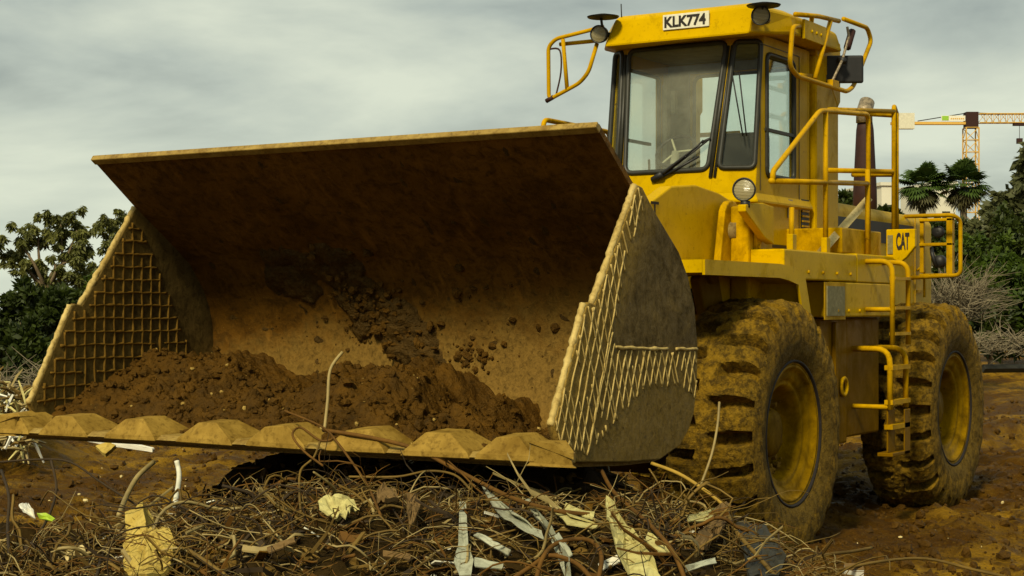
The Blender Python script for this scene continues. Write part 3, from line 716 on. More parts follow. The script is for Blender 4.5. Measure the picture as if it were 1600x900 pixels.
# ---- platform, side box, tank
m = MB(); m.box(.62, 1.30, .28, 1.80, 1.96, 2.18); part(m, 'platform', M['yellow'], bevel=.012)
m = MB(); m.box(.70, 1.30, 1.20, 2.75, 1.68, 1.955); m.box(.70, 1.30, 1.805, 2.75, 1.955, 2.19); part(m, 'side_box', M['yellow'], bevel=.012)
m = MB(); m.box(1.303, 1.312, 1.12, 1.50, 1.69, 1.92); part(m, 'vent_plate', M['meshplate'])
m = MB(); m.box(1.298, 1.302, 1.08, 1.54, 1.66, 1.95); part(m, 'vent_frame', M['yellow_dirty'])
m = MB(); m.box(.70, 1.20, 1.24, 1.86, .66, 1.67); m.tube([(1.14, 1.70, 1.30), (1.165, 1.70, 1.30)], .0, 3) if False else None
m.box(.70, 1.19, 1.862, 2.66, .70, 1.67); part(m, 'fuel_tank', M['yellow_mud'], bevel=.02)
m = MB(); m.box(1.202, 1.235, 1.50, 1.57, .66, 1.64); part(m, 'tank_rib', M['yellow_mud'], bevel=.008)
m = MB(); m.lathe([(0, .075), (.02, .085), (.03, .075), (.03, .055), (.005, .05)], (1.20, 1.74, 1.12), 'x', 24); part(m, 'tank_ring', M['yellow_dirty'])
for z in (2.0, 1.30, .95):
    pass
# guard upright in front of deck
m = MB(); m.box(.70, 1.195, 1.75, 2.70, 2.192, 2.40); part(m, 'battery_box', M['yellow_dirty'], bevel=.012)
m = MB(); m.prism([(1.235, 2.19), (1.36, 2.14), (1.41, 2.18), (1.485, 2.27), (1.485, 2.42), (1.235, 2.42)], 'y', 2.702, 2.76); bb = part(m, 'lettered_plate', M['yellow'], bevel=.008)
# wooden plank
# ---- ladder
def rail(mat, pts, r=.02, name='handrail', rr=.07, parent=None, n=10):
    m = MB()
    for p in pts: m.tube(round_path(p, rr), r, n)
    return part(m, name, mat)
lad = MB()
for y in (2.02, 2.42):
    lad.tube(round_path([(1.28, y, 2.13), (1.52, y, 2.13), (1.52, y, 1.45)], .10), .022, 10)
for y in (2.02, 2.42): lad.tube(round_path([(1.14, y, 1.42), (1.50, y, 1.42), (1.50, y, .93)], .12), .024, 10)
for z in (2.0, 1.76, 1.55): lad.box(1.495, 1.545, 2.02, 2.42, z-.02, z+.005)
for z in (1.28, 1.0, .80): lad.box(1.46, 1.53, 2.0, 2.45, z-.03, z+.008)
lad.tube([(1.30, 2.02, 1.74), (1.52, 2.02, 1.74)], .02, 8); lad.tube([(1.1, 2.02, .95), (1.5, 2.02, .95)], .02, 8)
part(lad, 'ladder', M['yellow_rail'])
m = MB(); m.box(1.40, 1.53, 2.0, 2.44, .55, .58); m.box(1.52, 1.53, 2.30, 2.45, .55, .92); m.box(1.47, 1.485, 2.02, 2.20, .58, .93); part(m, 'rubber_step', M['yellow_mud'], bevel=.006)

# ---- handrails
YR = M['yellow_rail']
rail(YR, [[(1.22, .26, 2.66), (1.22, .26, 2.74), (1.22, 1.2, 3.28), (1.22, 2.30, 3.36), (1.22, 2.30, 2.20)], [(1.22, .22, 2.67), (1.22, 2.30, 2.785)], [(1.22, 1.32, 2.19), (1.22, 1.32, 3.29)], [(1.22, 2.28, 2.9), (1.22, 2.28, 2.2)], [(1.22, .62, 2.19), (1.22, .62, 2.5)]], .021)
m = MB(); m.box(1.195, 1.245, 1.28, 1.36, 2.182, 2.30); m.box(1.195, 1.245, .58, .66, 2.182, 2.30); parts(m, 'post_socket', M['yellow'], bevel=.006)
rail(YR, [[(.98, 1.95, 2.2), (.98, 1.95, 3.38), (1.22, 2.95, 3.45)], [(1.22, 2.95, 2.42), (1.22, 2.95, 3.50), (1.06, 3.52, 3.48), (.85, 2.95, 3.46)], [(1.0, 1.95, 2.88), (1.22, 2.95, 2.93), (1.06, 3.52, 2.95), (.85, 2.95, 2.92)], [(1.22, 3.02, 2.42), (1.22, 3.02, 3.44)]], .021)
# right-hand side rails seen behind the cab
rail(YR, [[(-1.0, .75, 2.2), (-1.0, .75, 3.30), (-1.0, 1.9, 3.30), (-1.0, 1.9, 2.2)], [(-1.0, .75, 2.8), (-1.0, 1.9, 2.8)]], .021)
rail(YR, [[(-.85, 2.9, 2.6), (-.85, 2.9, 3.34), (-.2, 2.9, 3.34)]], .021)

# ---- hood
m = MB()
ht = [(-.75, 1.72), (.75, 1.72), (.75, 2.62), (.70, 2.69), (-.70, 2.69), (-.75, 2.62)]
vs = []
for y, dz in ((2.40, 0), (5.52, -.03)): vs += [(p[0], y, p[1]+(dz if p[1] > 2 else 0)) for p in ht]
m.add(vs, [tuple(range(6)), tuple(range(6, 12))[::-1]]+[(i, i+6, (i+1) % 6+6, (i+1) % 6) for i in range(6)])
part(m, 'hood', M['yellow'], bevel=.02)
m = MB(); m.box(.752, .756, 2.7, 4.92, 2.36, 2.555); part(m, 'hood_grille', M['black'])
m = MB(); m.box(.757, .765, 4.95, 4.965, 1.75, 2.64); m.box(.752, .765, 5.0, 5.2, 1.9, 1.93)
m.tube(round_path([(.76, 5.02, 2.12), (.80, 5.02, 2.16), (.80, 5.12, 2.16), (.80, 5.12, 1.86)], .03), .012, 8); part(m, 'hood_trim', M['yellow_dirty'])
m = MB()
m.tube([(.34, 4.70, 2.6), (.34, 4.70, 2.90), (.34, 4.70, 3.50), (.34, 4.70, 3.60)], [.12, .115, .085, .07], 24, M['exhaust'])
part(m, 'exhaust_stack')
m = MB(); m.tube([(.34, 4.68, 3.57), (.34, 4.68, 3.68), (.34, 4.76, 3.78)], [.08, .078, .075], 20); part(m, 'exhaust_tip', M['exhaust_tip'])
# tail lamp cage
m = MB(); m.box(.78, 1.04, 4.86, 4.92, 2.07, 2.62); m.box(.78, 1.16, 4.50, 4.53, 2.60, 2.64)
tl = MB()
tl.box(.80, .84, 4.97, 5.01, 2.10, 2.62); tl.box(1.07, 1.13, 4.95, 5.03, 2.08, 2.64); tl.box(.80, 1.13, 4.95, 5.01, 2.36, 2.39); tl.box(.80, 1.13, 4.95, 5.01, 2.06, 2.09); tl.box(.80, 1.13, 4.95, 5.01, 2.60, 2.63)
tl.box(.80, 1.07, 5.15, 5.17, 2.09, 2.60, M['black']); tl.mats = [M['yellow_rail'], M['black']] if False else tl.mats
for i in range(len(tl.m)): pass
tb = MB(); tb.mats = [M['yellow_rail'], M['black']]
tb.v = tl.v; tb.f = tl.f; tb.m = [0]*36; tb.sm = [False]*36; tb.f = tb.f[:30]; tb.v = tb.v[:40]; tb.m = tb.m[:30]; tb.sm = tb.sm[:30]
part(tb, 'tail_lamp_cage', bevel=.006)
m = MB()
m.lathe([(-.02, .001), (-.03, .055), (.02, .06), (.04, .05), (.05, .001)], (.96, 5.05, 2.50), 'y', 20); m.lathe([(-.03, .001), (-.03, .06), (.05, .065), (.07, .001)], (.97, 5.05, 2.21), 'y', 20); m.tube([(.9, 5.03, 2.34), (.93, 4.96, 2.28), (.96, 4.99, 2.15)], .02, 6); parts(m, 'tail_lamp', M['black'])
rail(YR, [[(.72, 4.75, 2.645), (1.20, 4.75, 2.645), (1.24, 4.85, 2.60), (1.24, 4.85, 2.07), (.75, 4.85, 2.05)]], .02, 'tail_guard', .06)

# ---- cab
def ring_panel(mb, outer, inner, r, out, depth, mat=None, k=5):
    """outer, inner: 4 corners each (3D, same order); rounded opening; panel thickness along -out"""
    outer = [Vector(p) for p in outer]; inner = [Vector(p) for p in inner]; out = Vector(out).normalized()
    loop = []; own = []
    for i in range(4):
        c = inner[i]; a = inner[i-1]-c; b = inner[(i+1) % 4]-c; p0 = c+a.normalized()*r; p2 = c+b.normalized()*r
        for j in range(k+1):
            t = j/k; loop.append(p0*(1-t)**2+c*2*t*(1-t)+p2*t*t); own.append(i)
    n = len(loop); vs = []
    for off in (Vector((0, 0, 0)), -out*depth): vs += [p+off for p in outer]+[p+off for p in loop]
    B = 4+n; fs = []
    for i in range(n):
        j = (i+1) % n; a, b = own[i], own[j]
        if a == b: fs += [(a, 4+i, 4+j), (B+a, B+4+j, B+4+i)]
        else: fs += [(a, 4+i, 4+j, b), (B+a, B+b, B+4+j, B+4+i)]
        fs.append((4+i, B+4+i, B+4+j, 4+j))
    for i in range(4): fs.append((i, (i+1) % 4, B+(i+1) % 4, B+i))
    mb.add(vs, fs, mat); return loop
def window(mb_panel, outer, inner, r, out, glass=M['glass'], name='window', gask=.022):
    loop = ring_panel(mb_panel, outer, inner, r, out, .04); out = Vector(out).normalized()
    g = MB(); cpath = loop+[loop[0]]
    c = sum((p for p in loop), Vector())/len(loop)
    g.tube([p+(c-p).normalized()*.004+out*.004 for p in cpath], gask, 6, M['gasket'], cap=False)
    fr = part(g, name)
    gl = MB(); gl.add([p-out*.012 for p in loop]+[p-out*.018 for p in loop], [tuple(range(len(loop))), tuple(range(len(loop), 2*len(loop)))[::-1]])
    sub(gl, 'pane', glass, fr)
    return fr
def lerp(a, b, t): return tuple(a[i]+(b[i]-a[i])*t for i in range(len(a)))
# key cab corners: bottom z=2.60, top z=3.90
ZB, ZT = 2.60, 3.92
FB = (.405, .93); FT = (.475, 1.19)          # half width and Y of the front face, bottom and top
CB = (.72, 1.10); CT = (.72, 1.28)         # corner to side
cab = MB()
fl = (0, -1, -.22)
LX = {1: .72, -1: .61}
# front panel
O = [(-FB[0], FB[1], ZB), (FB[0], FB[1], ZB), (FT[0], FT[1], ZT), (-FT[0], FT[1], ZT)]
def onf(x, z):   # point on front plane
    t = (z-ZB)/(ZT-ZB); return (x, FB[1]+(FT[1]-FB[1])*t, z)
window(cab, O, [onf(-.365, 2.84), onf(.375, 2.84), onf(.445, 3.875), onf(-.43, 3.875)], .07, (0, -1, .22), name='windscreen')
# facets
for sx in (1, -1):
    o4 = [(sx*FB[0], FB[1], ZB), (sx*LX[sx], CB[1], ZB), (sx*LX[sx], CT[1], ZT), (sx*FT[0], FT[1], ZT)]
    def bil(u, v):
        a = lerp(o4[0], o4[1], u); b = lerp(o4[3], o4[2], u); return lerp(a, b, v)
    i4 = [bil(.12, .19), bil(.95, .19), bil(.93, .965), bil(.14, .965)]
    if sx < 0: i4 = [i4[k] for k in (1, 0, 3, 2)]; o4 = [o4[k] for k in (1, 0, 3, 2)]
    nrm = (Vector(o4[1])-Vector(o4[0])).cross(Vector(o4[3])-Vector(o4[0])).normalized()
    window(cab, o4, i4, .05, nrm, M['glass_dark'], 'corner_window')
    # side with door window
    y0, y1 = 1.10, 2.22
    X_ = sx*LX[sx]; o5 = [(X_, 1.10, ZB), (X_, y1, ZB), (X_, y1, ZT), (X_, 1.28, ZT)]; ye = 1.90 if sx > 0 else 2.10
    i5 = [(X_, 1.32, 2.80), (X_, ye, 2.80), (X_, ye, 3.78), (X_, 1.32, 3.78)]
    if sx < 0: i5 = [i5[k] for k in (1, 0, 3, 2)]; o5 = [o5[k] for k in (1, 0, 3, 2)]
    f = window(cab, o5, i5, .07, (sx, 0, 0), M['glass_dark'], 'door_window')
    bar = MB(); bar.box(X_-.015, X_+.015, 1.29, 1.91, 3.16, 3.185); sub(bar, 'sash_bar', M['gasket'], f)
# rear panel with two openings
window(cab, [(-.625, 2.26, ZB), (.72, 2.26, ZB), (.72, 2.26, ZT), (-.625, 2.26, ZT)], [(-.36, 2.26, 2.70), (.62, 2.26, 2.70), (.62, 2.26, 3.79), (-.36, 2.26, 3.79)], .09, (0, 1, 0), M['glass_dark'], 'rear_window')
# lower body of the cab: tapered skirt then vertical walls
def band(z0, g0, z1, g1):
    def ringp(z, g): return [(-FB[0]-g*.6, FB[1]-g, z), (FB[0]+g*.6, FB[1]-g, z), (CB[0]+g, CB[1]-g*.4, z), (.72+g, 2.26, z), (-.72-g, 2.26, z), (-CB[0]-g, CB[1]-g*.4, z)]
    a, b = ringp(z0, g0), ringp(z1, g1); cab.add(a+b, [(i, (i+1) % 6, (i+1) % 6+6, i+6) for i in range(6)])
    return a, b
band(2.62, .006, 2.66, .004); band(2.655, .004, 2.60, .03); band(2.60, .03, 2.585, .03)
a_, b_ = band(2.585, .03, 2.57, .0); band(2.57, 0., 2.16, .0)
a_, b_ = band(2.16, 0, 2.15, 0); cab.add(b_, [tuple(range(6))])
part(cab, 'cab_shell', M['yellow'], bevel=.006)
for sx in (1, -1):
    m = MB(); p0 = Vector((sx*FB[0], FB[1]-.006, 2.78)); p1 = Vector((sx*(FT[0]-.004), FT[1]-.012, 3.84)); p0.x = sx*(FB[0]+(FT[0]-FB[0])*.14); p0.y = FB[1]+(FT[1]-FB[1])*.14-.008
    m.tube([p0-Vector((sx*.012, 0, 0)), p1-Vector((sx*.012, 0, 0))], .017, 6); m.tube([p0+Vector((sx*.018, .012, 0)), p1+Vector((sx*.018, .006, 0))], .013, 6); parts(m, 'post_seal', M['gasket'])
m = MB(); m.box(-.66, .66, 1.12, 2.2, 2.58, 2.60); part(m, 'cab_floor', M['interior'])
m = MB(); m.box(-.56, .68, 1.26, 2.20, 3.885, 3.90); m.box(-.60, -.37, 2.19, 2.215, 2.62, 3.88); m.box(-.37, .64, 2.19, 2.215, 3.80, 3.88); part(m, 'cab_lining', M['interior'])
m = MB(); m.box(-.585, -.54, 2.10, 2.17, 2.62, 3.80); m.box(-.50, -.46, 2.1, 2.15, 3.45, 3.65); part(m, 'cab_post', M['interior_light'])
# door seams, handle, vents
m = MB()
m.box(.722, .726, 1.195, 1.20, 2.68, 3.84); m.box(.722, .726, 1.195, 2.02, 3.84, 3.845); m.box(.722, .726, 2.015, 2.02, 2.25, 3.84)
part(m, 'door_seam', M['gasket'])
m = MB(); m.box(.722, .728, 1.20, 2.02, 2.235, 2.262); part(m, 'door_sill_gap', M['black'])
m = MB(); m.box(.722, .735, 1.76, 1.85, 2.49, 2.64, M['chrome']); m.box(.7345, .738, 1.775, 1.81, 2.51, 2.62, M['black']); m.box(.7345, .739, 1.815, 1.835, 2.51, 2.62, M['plate_white']); part(m, 'door_handle')
m = MB(); m.box(.722, .727, 2.06, 2.23, 2.22, 2.66, M['black'])
for k in range(9): m.box(.727, .738, 2.07, 2.22, 2.26+k*.042, 2.275+k*.042, M['yellow_dirty'])
part(m, 'side_louvre')
m = MB(); m.box(.722, .728, 1.30, 1.96, 2.29, 2.31); 
# ROPS pillars
for sx in (1, -1):
    x0, x1 = (.56, .76) if sx > 0 else (-.76, -.56)
    m = MB(); m.box(x0, x1, 2.30, 2.86, 2.18, 3.90); part(m, 'rollover_post', M['yellow'], bevel=.03)
    m = MB(); m.prism([(2.30, 4.10), (2.60, 4.13), (2.88, 4.06), (2.88, 3.55), (2.82, 3.50), (2.62, 3.70), (2.30, 3.90)], 'x', x0-.005, x1+.005); part(m, 'post_gusset', M['yellow'], bevel=.01)
# roof
roof = MB()
bot = [(-.50, .88), (.76, .88), (.90, 1.48), (.90, 2.56), (-.76, 2.56), (-.76, 1.35)]
top = [(-.42, .92), (.80, .92), (.88, 1.42), (.87, 2.50), (-.73, 2.50), (-.73, 1.38)]
vs = [(x, y, 3.87+.07*min(1, (y-.88)/.6)) for x, y in bot]+[(x, y, 4.09) for x, y in top]+[(x*.93, (y-1.6)*.93+1.6, 4.125) for x, y in top]
roof.add(vs, [tuple(range(6))[::-1]]+[(i, (i+1) % 6, (i+1) % 6+6, i+6) for i in range(6)]+[(i+6, (i+1) % 6+6, (i+1) % 6+12, i+12) for i in range(6)]+[tuple(range(12, 18))])
RF = part(roof, 'roof', M['yellow'], bevel=.018)
m = MB(); m.box(-.06, .34, .872, .887, 3.955, 4.075, None, Matrix.Translation((.085, .01, .005))); m_ = sub(m, 'number_plate', M['plate_white'], RF, .002)
tx = text_obj('KLK774', 'lettering', M['ink'], RF, (.04, .880, 3.975), (1, 0, 0), (0, 0, 1), .09, .36, .002, 0, .036)
# lamps and little hoods at roof corners
lamp((-.54, .86, 3.975), .072, aim=dirto((.12, -1, -.1)), depth=.10)
lamp((.885, .83, 3.99), .072, aim=dirto((.25, -1, -.1)), depth=.10)
m = MB()
for cx in (-.47, .92):
    pts = [(cx+.125*math.cos(a), .80+.12*math.sin(a)) for a in np.linspace(0, 2*PI, 20, endpoint=False)]
    zc = -.005 if cx < 0 else -.045; vs = [(p[0], p[1], 4.098+zc) for p in pts]+[(cx+(p[0]-cx)*1.06, .80+(p[1]-.80)*1.06, 4.108+zc) for p in pts]+[(cx+(p[0]-cx)*.3, p[1]*.3+.8*.7, 4.128+zc) for p in pts]
    m.add(vs, [(i, (i+1) % 20, (i+1) % 20+20, i+20) for i in range(20)]+[(i+20, (i+1) % 20+20, (i+1) % 20+40, i+40) for i in range(20)]+[tuple(range(40, 60)), tuple(range(20))[::-1]])
parts(m, 'lamp_cap', M['black'])
m = MB(); m.tube([(-.54, .90, 3.97), (-.42, .96, 3.98)], .02, 8, M['black']); m.tube([(-.50, .84, 4.03), (-.50, .82, 4.10)], .012, 6, M['black']); m.tube([(.885, .86, 3.99), (.84, 1.05, 3.99)], .03, 8, M['black']); m.tube([(.90, .83, 4.03), (.90, .82, 4.06)], .012, 6, M['black']); parts(m, 'lamp_bracket', M['black'])
m = MB(); m.tube([(-.38, .95, 4.1), (-.385, .95, 4.22)], .005, 5); part(m, 'aerial', M['black'])
# mirror cages
rail(YR, [[(-.52, .90, 4.04), (-.97, .90, 3.98), (-1.04, .90, 3.92), (-1.035, .90, 3.48), (-.86, .90, 3.55), (-.74, .90, 3.60), (-.66, .90, 3.68), (-.58, .90, 3.91)], [(-.60, 1.0, 3.95), (-.96, .95, 3.94)], [(-.90, .90, 3.97), (-.86, .90, 3.55)]], .017, 'mirror_cage', .05)
m = MB(); m.tube(spline([(-1.03, .90, 3.90), (-.93, .90, 3.88), (-.92, .90, 3.7), (-.97, .90, 3.50)], 5), .008, 6); m.tube([(-1.06, .90, 3.47), (-.99, .90, 3.50)], .02, 6); part(m, 'mirror_bracket', M['exhaust'])
gx = .92
rail(YR, [[(gx, 1.44, 4.09), (gx, 1.95, 4.15), (gx, 2.42, 4.18)], [(gx, 2.22, 4.15), (gx, 1.87, 3.63)],
          [(gx+.01, 1.50, 4.00), (gx+.01, 1.36, 3.98), (gx+.01, 1.30, 3.66), (gx+.01, 1.45, 3.60), (gx+.01, 2.0, 3.60), (gx+.01, 2.58, 3.60), (gx+.01, 2.74, 3.66), (gx+.01, 3.20, 4.12), (gx+.01, 3.10, 4.22), (gx+.01, 2.50, 4.21)],
          [(.76, 2.15, 3.98), (gx, 1.80, 4.12)], [(.76, 2.2, 3.70), (gx+.01, 1.50, 3.61)]], .02, 'mirror_cage', .06)
m = MB(); m.box(-.13, .13, -.02, .02, -.12, .12, None, Matrix.Translation((.86, 2.62, 3.80)) @ Matrix.Rotation(math.radians(28), 4, 'Z') @ Matrix.Scale(1.5, 4, (1, 0, 0)))
mi_ = part(m, 'mirror', M['black'], bevel=.035, seg=4)
m = MB(); m.tube([(gx, 2.62, 4.16), (gx, 2.66, 4.08), (gx, 2.50, 3.86), (gx, 2.20, 3.60)], .012, 8, M['exhaust_tip']); m.tube([(gx, 2.74, 4.14), (gx, 2.62, 3.98)], .033, 8, M['exhaust']); m.tube([(.88, 2.54, 3.87), (.94, 2.50, 3.85)], .03, 8, M['black']); m.box(.90, .95, 2.20, 2.34, 3.60, 3.66, M['yellow_rail'])
part(m, 'mirror_arm')
m = MB(); m.box(.905, .93, 1.62, 2.10, 3.92, 4.08)
for k in range(3): m.tube([(.925, 1.78+k*.1, 4.0), (.94, 1.78+k*.1, 4.0)], .014, 8)
part(m, 'cage_mount', M['yellow'], bevel=.006)
# wipers
def fp(x, z, o=.03): p = onf(x, z); return (p[0], p[1]-o, p[2])
m = MB(); m.tube([fp(-.05, 2.80, .03), fp(.02, 2.84, .05), fp(.27, 3.02, .045), fp(.33, 3.08, .035)], [.02, .014, .008, .008], 6)
m.tube([fp(-.02, 2.80, .035), fp(.36, 3.07, .035)], .008, 5); m.tube([fp(-.04, 2.785, .03), fp(.30, 2.95, .03)], .01, 5); m.tube([fp(-.10, 2.78, .01), fp(-.0, 2.82, .05)], .028, 8); m.tube([fp(.315, 3.06, .035), fp(.39, 3.09, .035)], .012, 6)
part(m, 'wiper', M['black'])
m = MB()
for dx in (0, .05): 
    a1 = Vector(bil(0, 0)); 
    m.tube([(.56+dx, 1.02+dx*.5, 3.60), (.64+dx*.6, 1.05, 3.10)], .006, 5)
parts(m, 'corner_wiper', M['black'])
# seat, wheel, console
m = MB(); m.box(-.02, .46, 1.60, 2.05, 2.75, 2.90); m.box(-.02, .46, 1.90, 2.06, 2.88, 3.23)
part(m, 'seat', M['seat'], bevel=.05, seg=4)
m = MB()
cpt = [Vector((-.16+.17*math.cos(a), 1.50+.11*math.sin(a), 3.06+.13*math.sin(a))) for a in np.linspace(0, 2*PI, 25)]
m.tube(cpt, .014, 8, M['black'], cap=False)
for k in (0, 8, 16): m.tube([cpt[k], (-.16, 1.50, 3.05)], .01, 6, M['interior_light'])
m.tube([(-.16, 1.50, 3.05), (-.16, 1.36, 2.62)], .035, 10, M['interior']); part(m, 'steering_wheel')
m = MB(); m.box(-.2, .16, 1.2, 1.38, 2.62, 2.86)
for x in (-.40, -.33): m.tube([(x, 1.5, 2.62), (x, 1.48, 3.0)], .012, 6, M['black'])
part(m, 'console', M['interior'], bevel=.02)
# second lettered plate details
m = MB(); m.box(1.25, 1.295, 2.694, 2.700, 2.21, 2.37); sub(m, 'decal', M['meshplate'], bb)
tx = text_obj('CAT', 'lettering', M['ink'], bb, (1.325, 2.697, 2.245), (1, 0, 0), (0, 0, 1), .145, .115, .002, 0, .035)

# ================================================================== THINGS AROUND
# plank resting on the deck
m = MB(); m.tube([(1.12, 1.50, 2.20), (1.16, 2.45, 2.66)], .045, 4, smooth=False); tag(m.build('wooden_plank', M['wood']), 'pale plank leaning on the deck behind the handrail of the loader', 'plank')

# soil inside the bucket
def soil_in_bucket():
    nx, ny = 420, 200; V = np.zeros((ny, nx, 3)); XW = 1.795
    def crest(x):  # height at the back of the bucket
        pts = [(-1.8, 1.30), (-1.45, 1.41), (-1.1, 1.35), (-.85, 1.24), (-.45, 1.22), (-.1, 1.34), (.15, 1.38), (.36, 1.36), (.47, 1.18), (.62, 1.04), (.74, 1.20), (.88, 1.16), (1.0, .94), (1.3, .96), (1.55, 1.04), (1.8, 1.14)]
        for a, b in zip(pts, pts[1:]):
            if a[0] <= x <= b[0]: 
                t = (x-a[0])/(b[0]-a[0]); t = t*t*(3-2*t); return a[1]+(b[1]-a[1])*t
        return 1.2
    for i in range(ny):
        for j in range(nx):
            x = -XW+2*XW*j/(nx-1); v = i/(ny-1); y = -3.98+v*1.62
            c = sum(crest(max(-1.79, min(1.79, x+nz(x*3, v*3)*.10+o_))) for o_ in (-.09, -.045, 0, .045, .09))/5
            t = min(1, max(0, (v-.02)/.55)); t = t*t*(3-2*t)
            z = 1.015+(c-1.015)*t
            edge = math.exp(-((1.8-abs(x))/.28)**2)*.10*(1-v)*min(1, v*6)
            r = nz(x*2.6, y*2.6, 5)*.06+nz(x*6, y*6, 6)*.055+abs(nz(x*13, y*13, 7))*.055+nz(x*28, y*28, 8)*.022+max(0, nz(x*4.3, y*4.3, 61))*.05
            z += edge+r*(.25+.75*min(1, v*4))
            if v < .02: z = .99
            V[i, j] = (x, y, z)
    I = np.arange(ny*nx).reshape(ny, nx); Fq = np.stack([I[:-1, :-1], I[:-1, 1:], I[1:, 1:], I[1:, :-1]], -1).reshape(-1, 4)
    o = fastmesh('soil_heap', V.reshape(-1, 3), Fq, M['clay'], smooth=True); tag(o, 'dark wet soil heaped along the floor of the loader bucket', 'soil', kind='stuff')
    it = []; it2 = []
    for _ in range(3200):
        j = rng.integers(3, nx-3); i = int(rng.integers(4, ny*.75)); p = V[i, j]; s = .006+.032*rng.random()**4
        (it if rng.random() < .965 else it2).append(((p[0], p[1], p[2]+s*.3), s if len(it2) % 2 else s*.8))
    tag(clod_mesh('soil_clods', it, M['clay']), 'brown clods lying on the soil in the loader bucket', 'soil clods', kind='stuff')
    tag(clod_mesh('pale_pebbles', [(p, s*.55) for p, s in it2], M['lip']), 'pale stone chips in the soil of the loader bucket', 'pebbles', kind='stuff')
soil_in_bucket()

# debris pile
def pile_h(lat, d): return mound(lat, d)
MW = [simple('wire_tan', (.16, .098, .018), .7, 0, .2, .4, 3), simple('wire_dark', (.035, .020, .005), .8, 0, .3, .3, 5), simple('wire_rust', (.12, .055, .006), .8, 0, .2, .3, 9),
      simple('wire_pale', (.30, .225, .08), .6, 0, .3, .3, 6)]
def under_bucket(lat, d):
    p = W3(lat, d); return p.y > -3.75 and abs(p.x) < 2.0
def tangle():
    mb = MB()
    for k in range(8800):
        d = rng.uniform(6.6, 10.4); lat = rng.uniform(-.36, .20)*d
        if lat > 1.9 or (d > 9.6 and lat > 1.3): continue
        hm = mound(lat, d)
        if under_bucket(lat, d) and rng.random() < .93: continue
        if hm < .09 and rng.random() < .7: continue
        left = lat < -1.5
        L_ = rng.uniform(.10, .55)*(1 if rng.random() < .88 else 1.8); n = rng.integers(4, 9)
        a = rng.uniform(0, 6.28); cur = rng.normal(0, 1.3); p = Vector((lat, d, hm+rng.uniform(-.03, .10))); el = rng.normal(0, .5)
        pts = []
        for i in range(n):
            zc = mound(p.x, p.y)-.02
            q = Vector((p.x, p.y, max(p.z, zc))); pts.append(W3(q.x, q.y, q.z))
            a += cur*L_/n*1.6+rng.normal(0, .28)+(rng.normal(0, 1.2) if rng.random() < .12 else 0); el = el*.7+rng.normal(0, .32)-(.25 if q.z > zc+.15 else 0)
            p = q+Vector((math.cos(a)*math.cos(el), math.sin(a)*math.cos(el), math.sin(el)))*(L_/n)
        under = d > 8.6
        r = rng.choice([.0025, .004, .0055, .009], p=[.42, .34, .18, .06]); mt = MW[rng.choice(4, p=[.44, .18, .22, .16])]
        sp_ = spline(pts, 2); e0 = rng.uniform(.25, 1.0); mb.tube(sp_, [float(r)*(1-(1-e0)*i/len(sp_))*(1+.18*nz(i*1.7, k*.3, 1)) for i in range(len(sp_))], 4, mt)
        if k % 5 == 0 and len(sp_) > 5:
            q0 = sp_[len(sp_)//2]; q1 = q0+Vector(rng.normal(0, .05, 3))+Vector((0, 0, .02)); mb.tube([q0, q1, q1+Vector(rng.normal(0, .04, 3))], [float(r)*.7, float(r)*.5, .001], 4, mt)
    # flat ribbons, splinters and root pieces among the wires
    for k in range(330):
        d = rng.uniform(6.6, 9.6); lat = rng.uniform(-.35, .19)*d
        if mound(lat, d) < .12 or lat > 1.7 or under_bucket(lat, d): continue
        z = mound(lat, d)+rng.uniform(.0, .12); a = rng.uniform(0, 6.28); l = rng.uniform(.08, .42); w = rng.uniform(.004, .015); n = rng.integers(2, 5); p = W3(lat, d, z); mt = MW[rng.choice(4, p=[.25, .2, .25, .3])]
        dirv = Vector((math.cos(a), math.sin(a), rng.normal(0, .35))); L4 = []
        tw = rng.uniform(0, 3.1)
        for i in range(n+1):
            sd = Vector((-math.sin(a)*math.cos(tw), math.cos(a)*math.cos(tw), math.sin(tw)))*w*(1-.6*i/n*(rng.random() < .7)); L4.append((p.copy(), sd)); dirv = (dirv+Vector(rng.normal(0, .35, 3))).normalized(); p = p+dirv*l/n
        vs = []
        for q, sd in L4:
            up = Vector((0, 0, .004)); vs += [q-sd-up, q+sd-up, q+sd+up, q-sd+up]
        fs = [(i*4+j, i*4+(j+1) % 4, i*4+4+(j+1) % 4, i*4+4+j) for i in range(n) for j in range(4)]+[(3, 2, 1, 0), (n*4, n*4+1, n*4+2, n*4+3)]
        mb.add(vs, fs, mt)
    o = mb.build('wire_tangle'); tag(o, 'dense tangle of tan and rusty wire and twigs heaped under the bucket', 'wire tangle', kind='stuff')
    # flat chips and foil scraps between
    mb = MB()
    for k in range(1100):
        d = rng.uniform(6.6, 10.2); lat = rng.uniform(-.35, .17)*d; z = mound(lat, d)
        if z < .1: continue
        w, l = rng.uniform(.01, .05), rng.uniform(.04, .2)
        mt = Matrix.Translation(W3(lat, d, z+rng.uniform(.0, .09))) @ Matrix.Rotation(rng.uniform(0, 6.28), 4, 'Z') @ Matrix.Rotation(rng.normal(0, .6), 4, 'X') @ Matrix.Rotation(rng.normal(0, .4), 4, 'Y')
        mb.box(-l/2, l/2, -w/2, w/2, -.003, .003, (M['debris_core'], M['clay_light'], MW[1], MW[2], M['white_dull'])[rng.choice(5, p=[.3, .25, .2, .17, .08])], mt)
    o = mb.build('scrap_chips'); chunks = []
    for k in range(900):
        d = rng.uniform(6.6, 9.8); lat = rng.uniform(-.36, .2)*d; p = W3(lat, d); z = mound(lat, d)
        if z > .06: chunks.append(((p.x, p.y, z+.04), .01+.035*rng.random()**3))
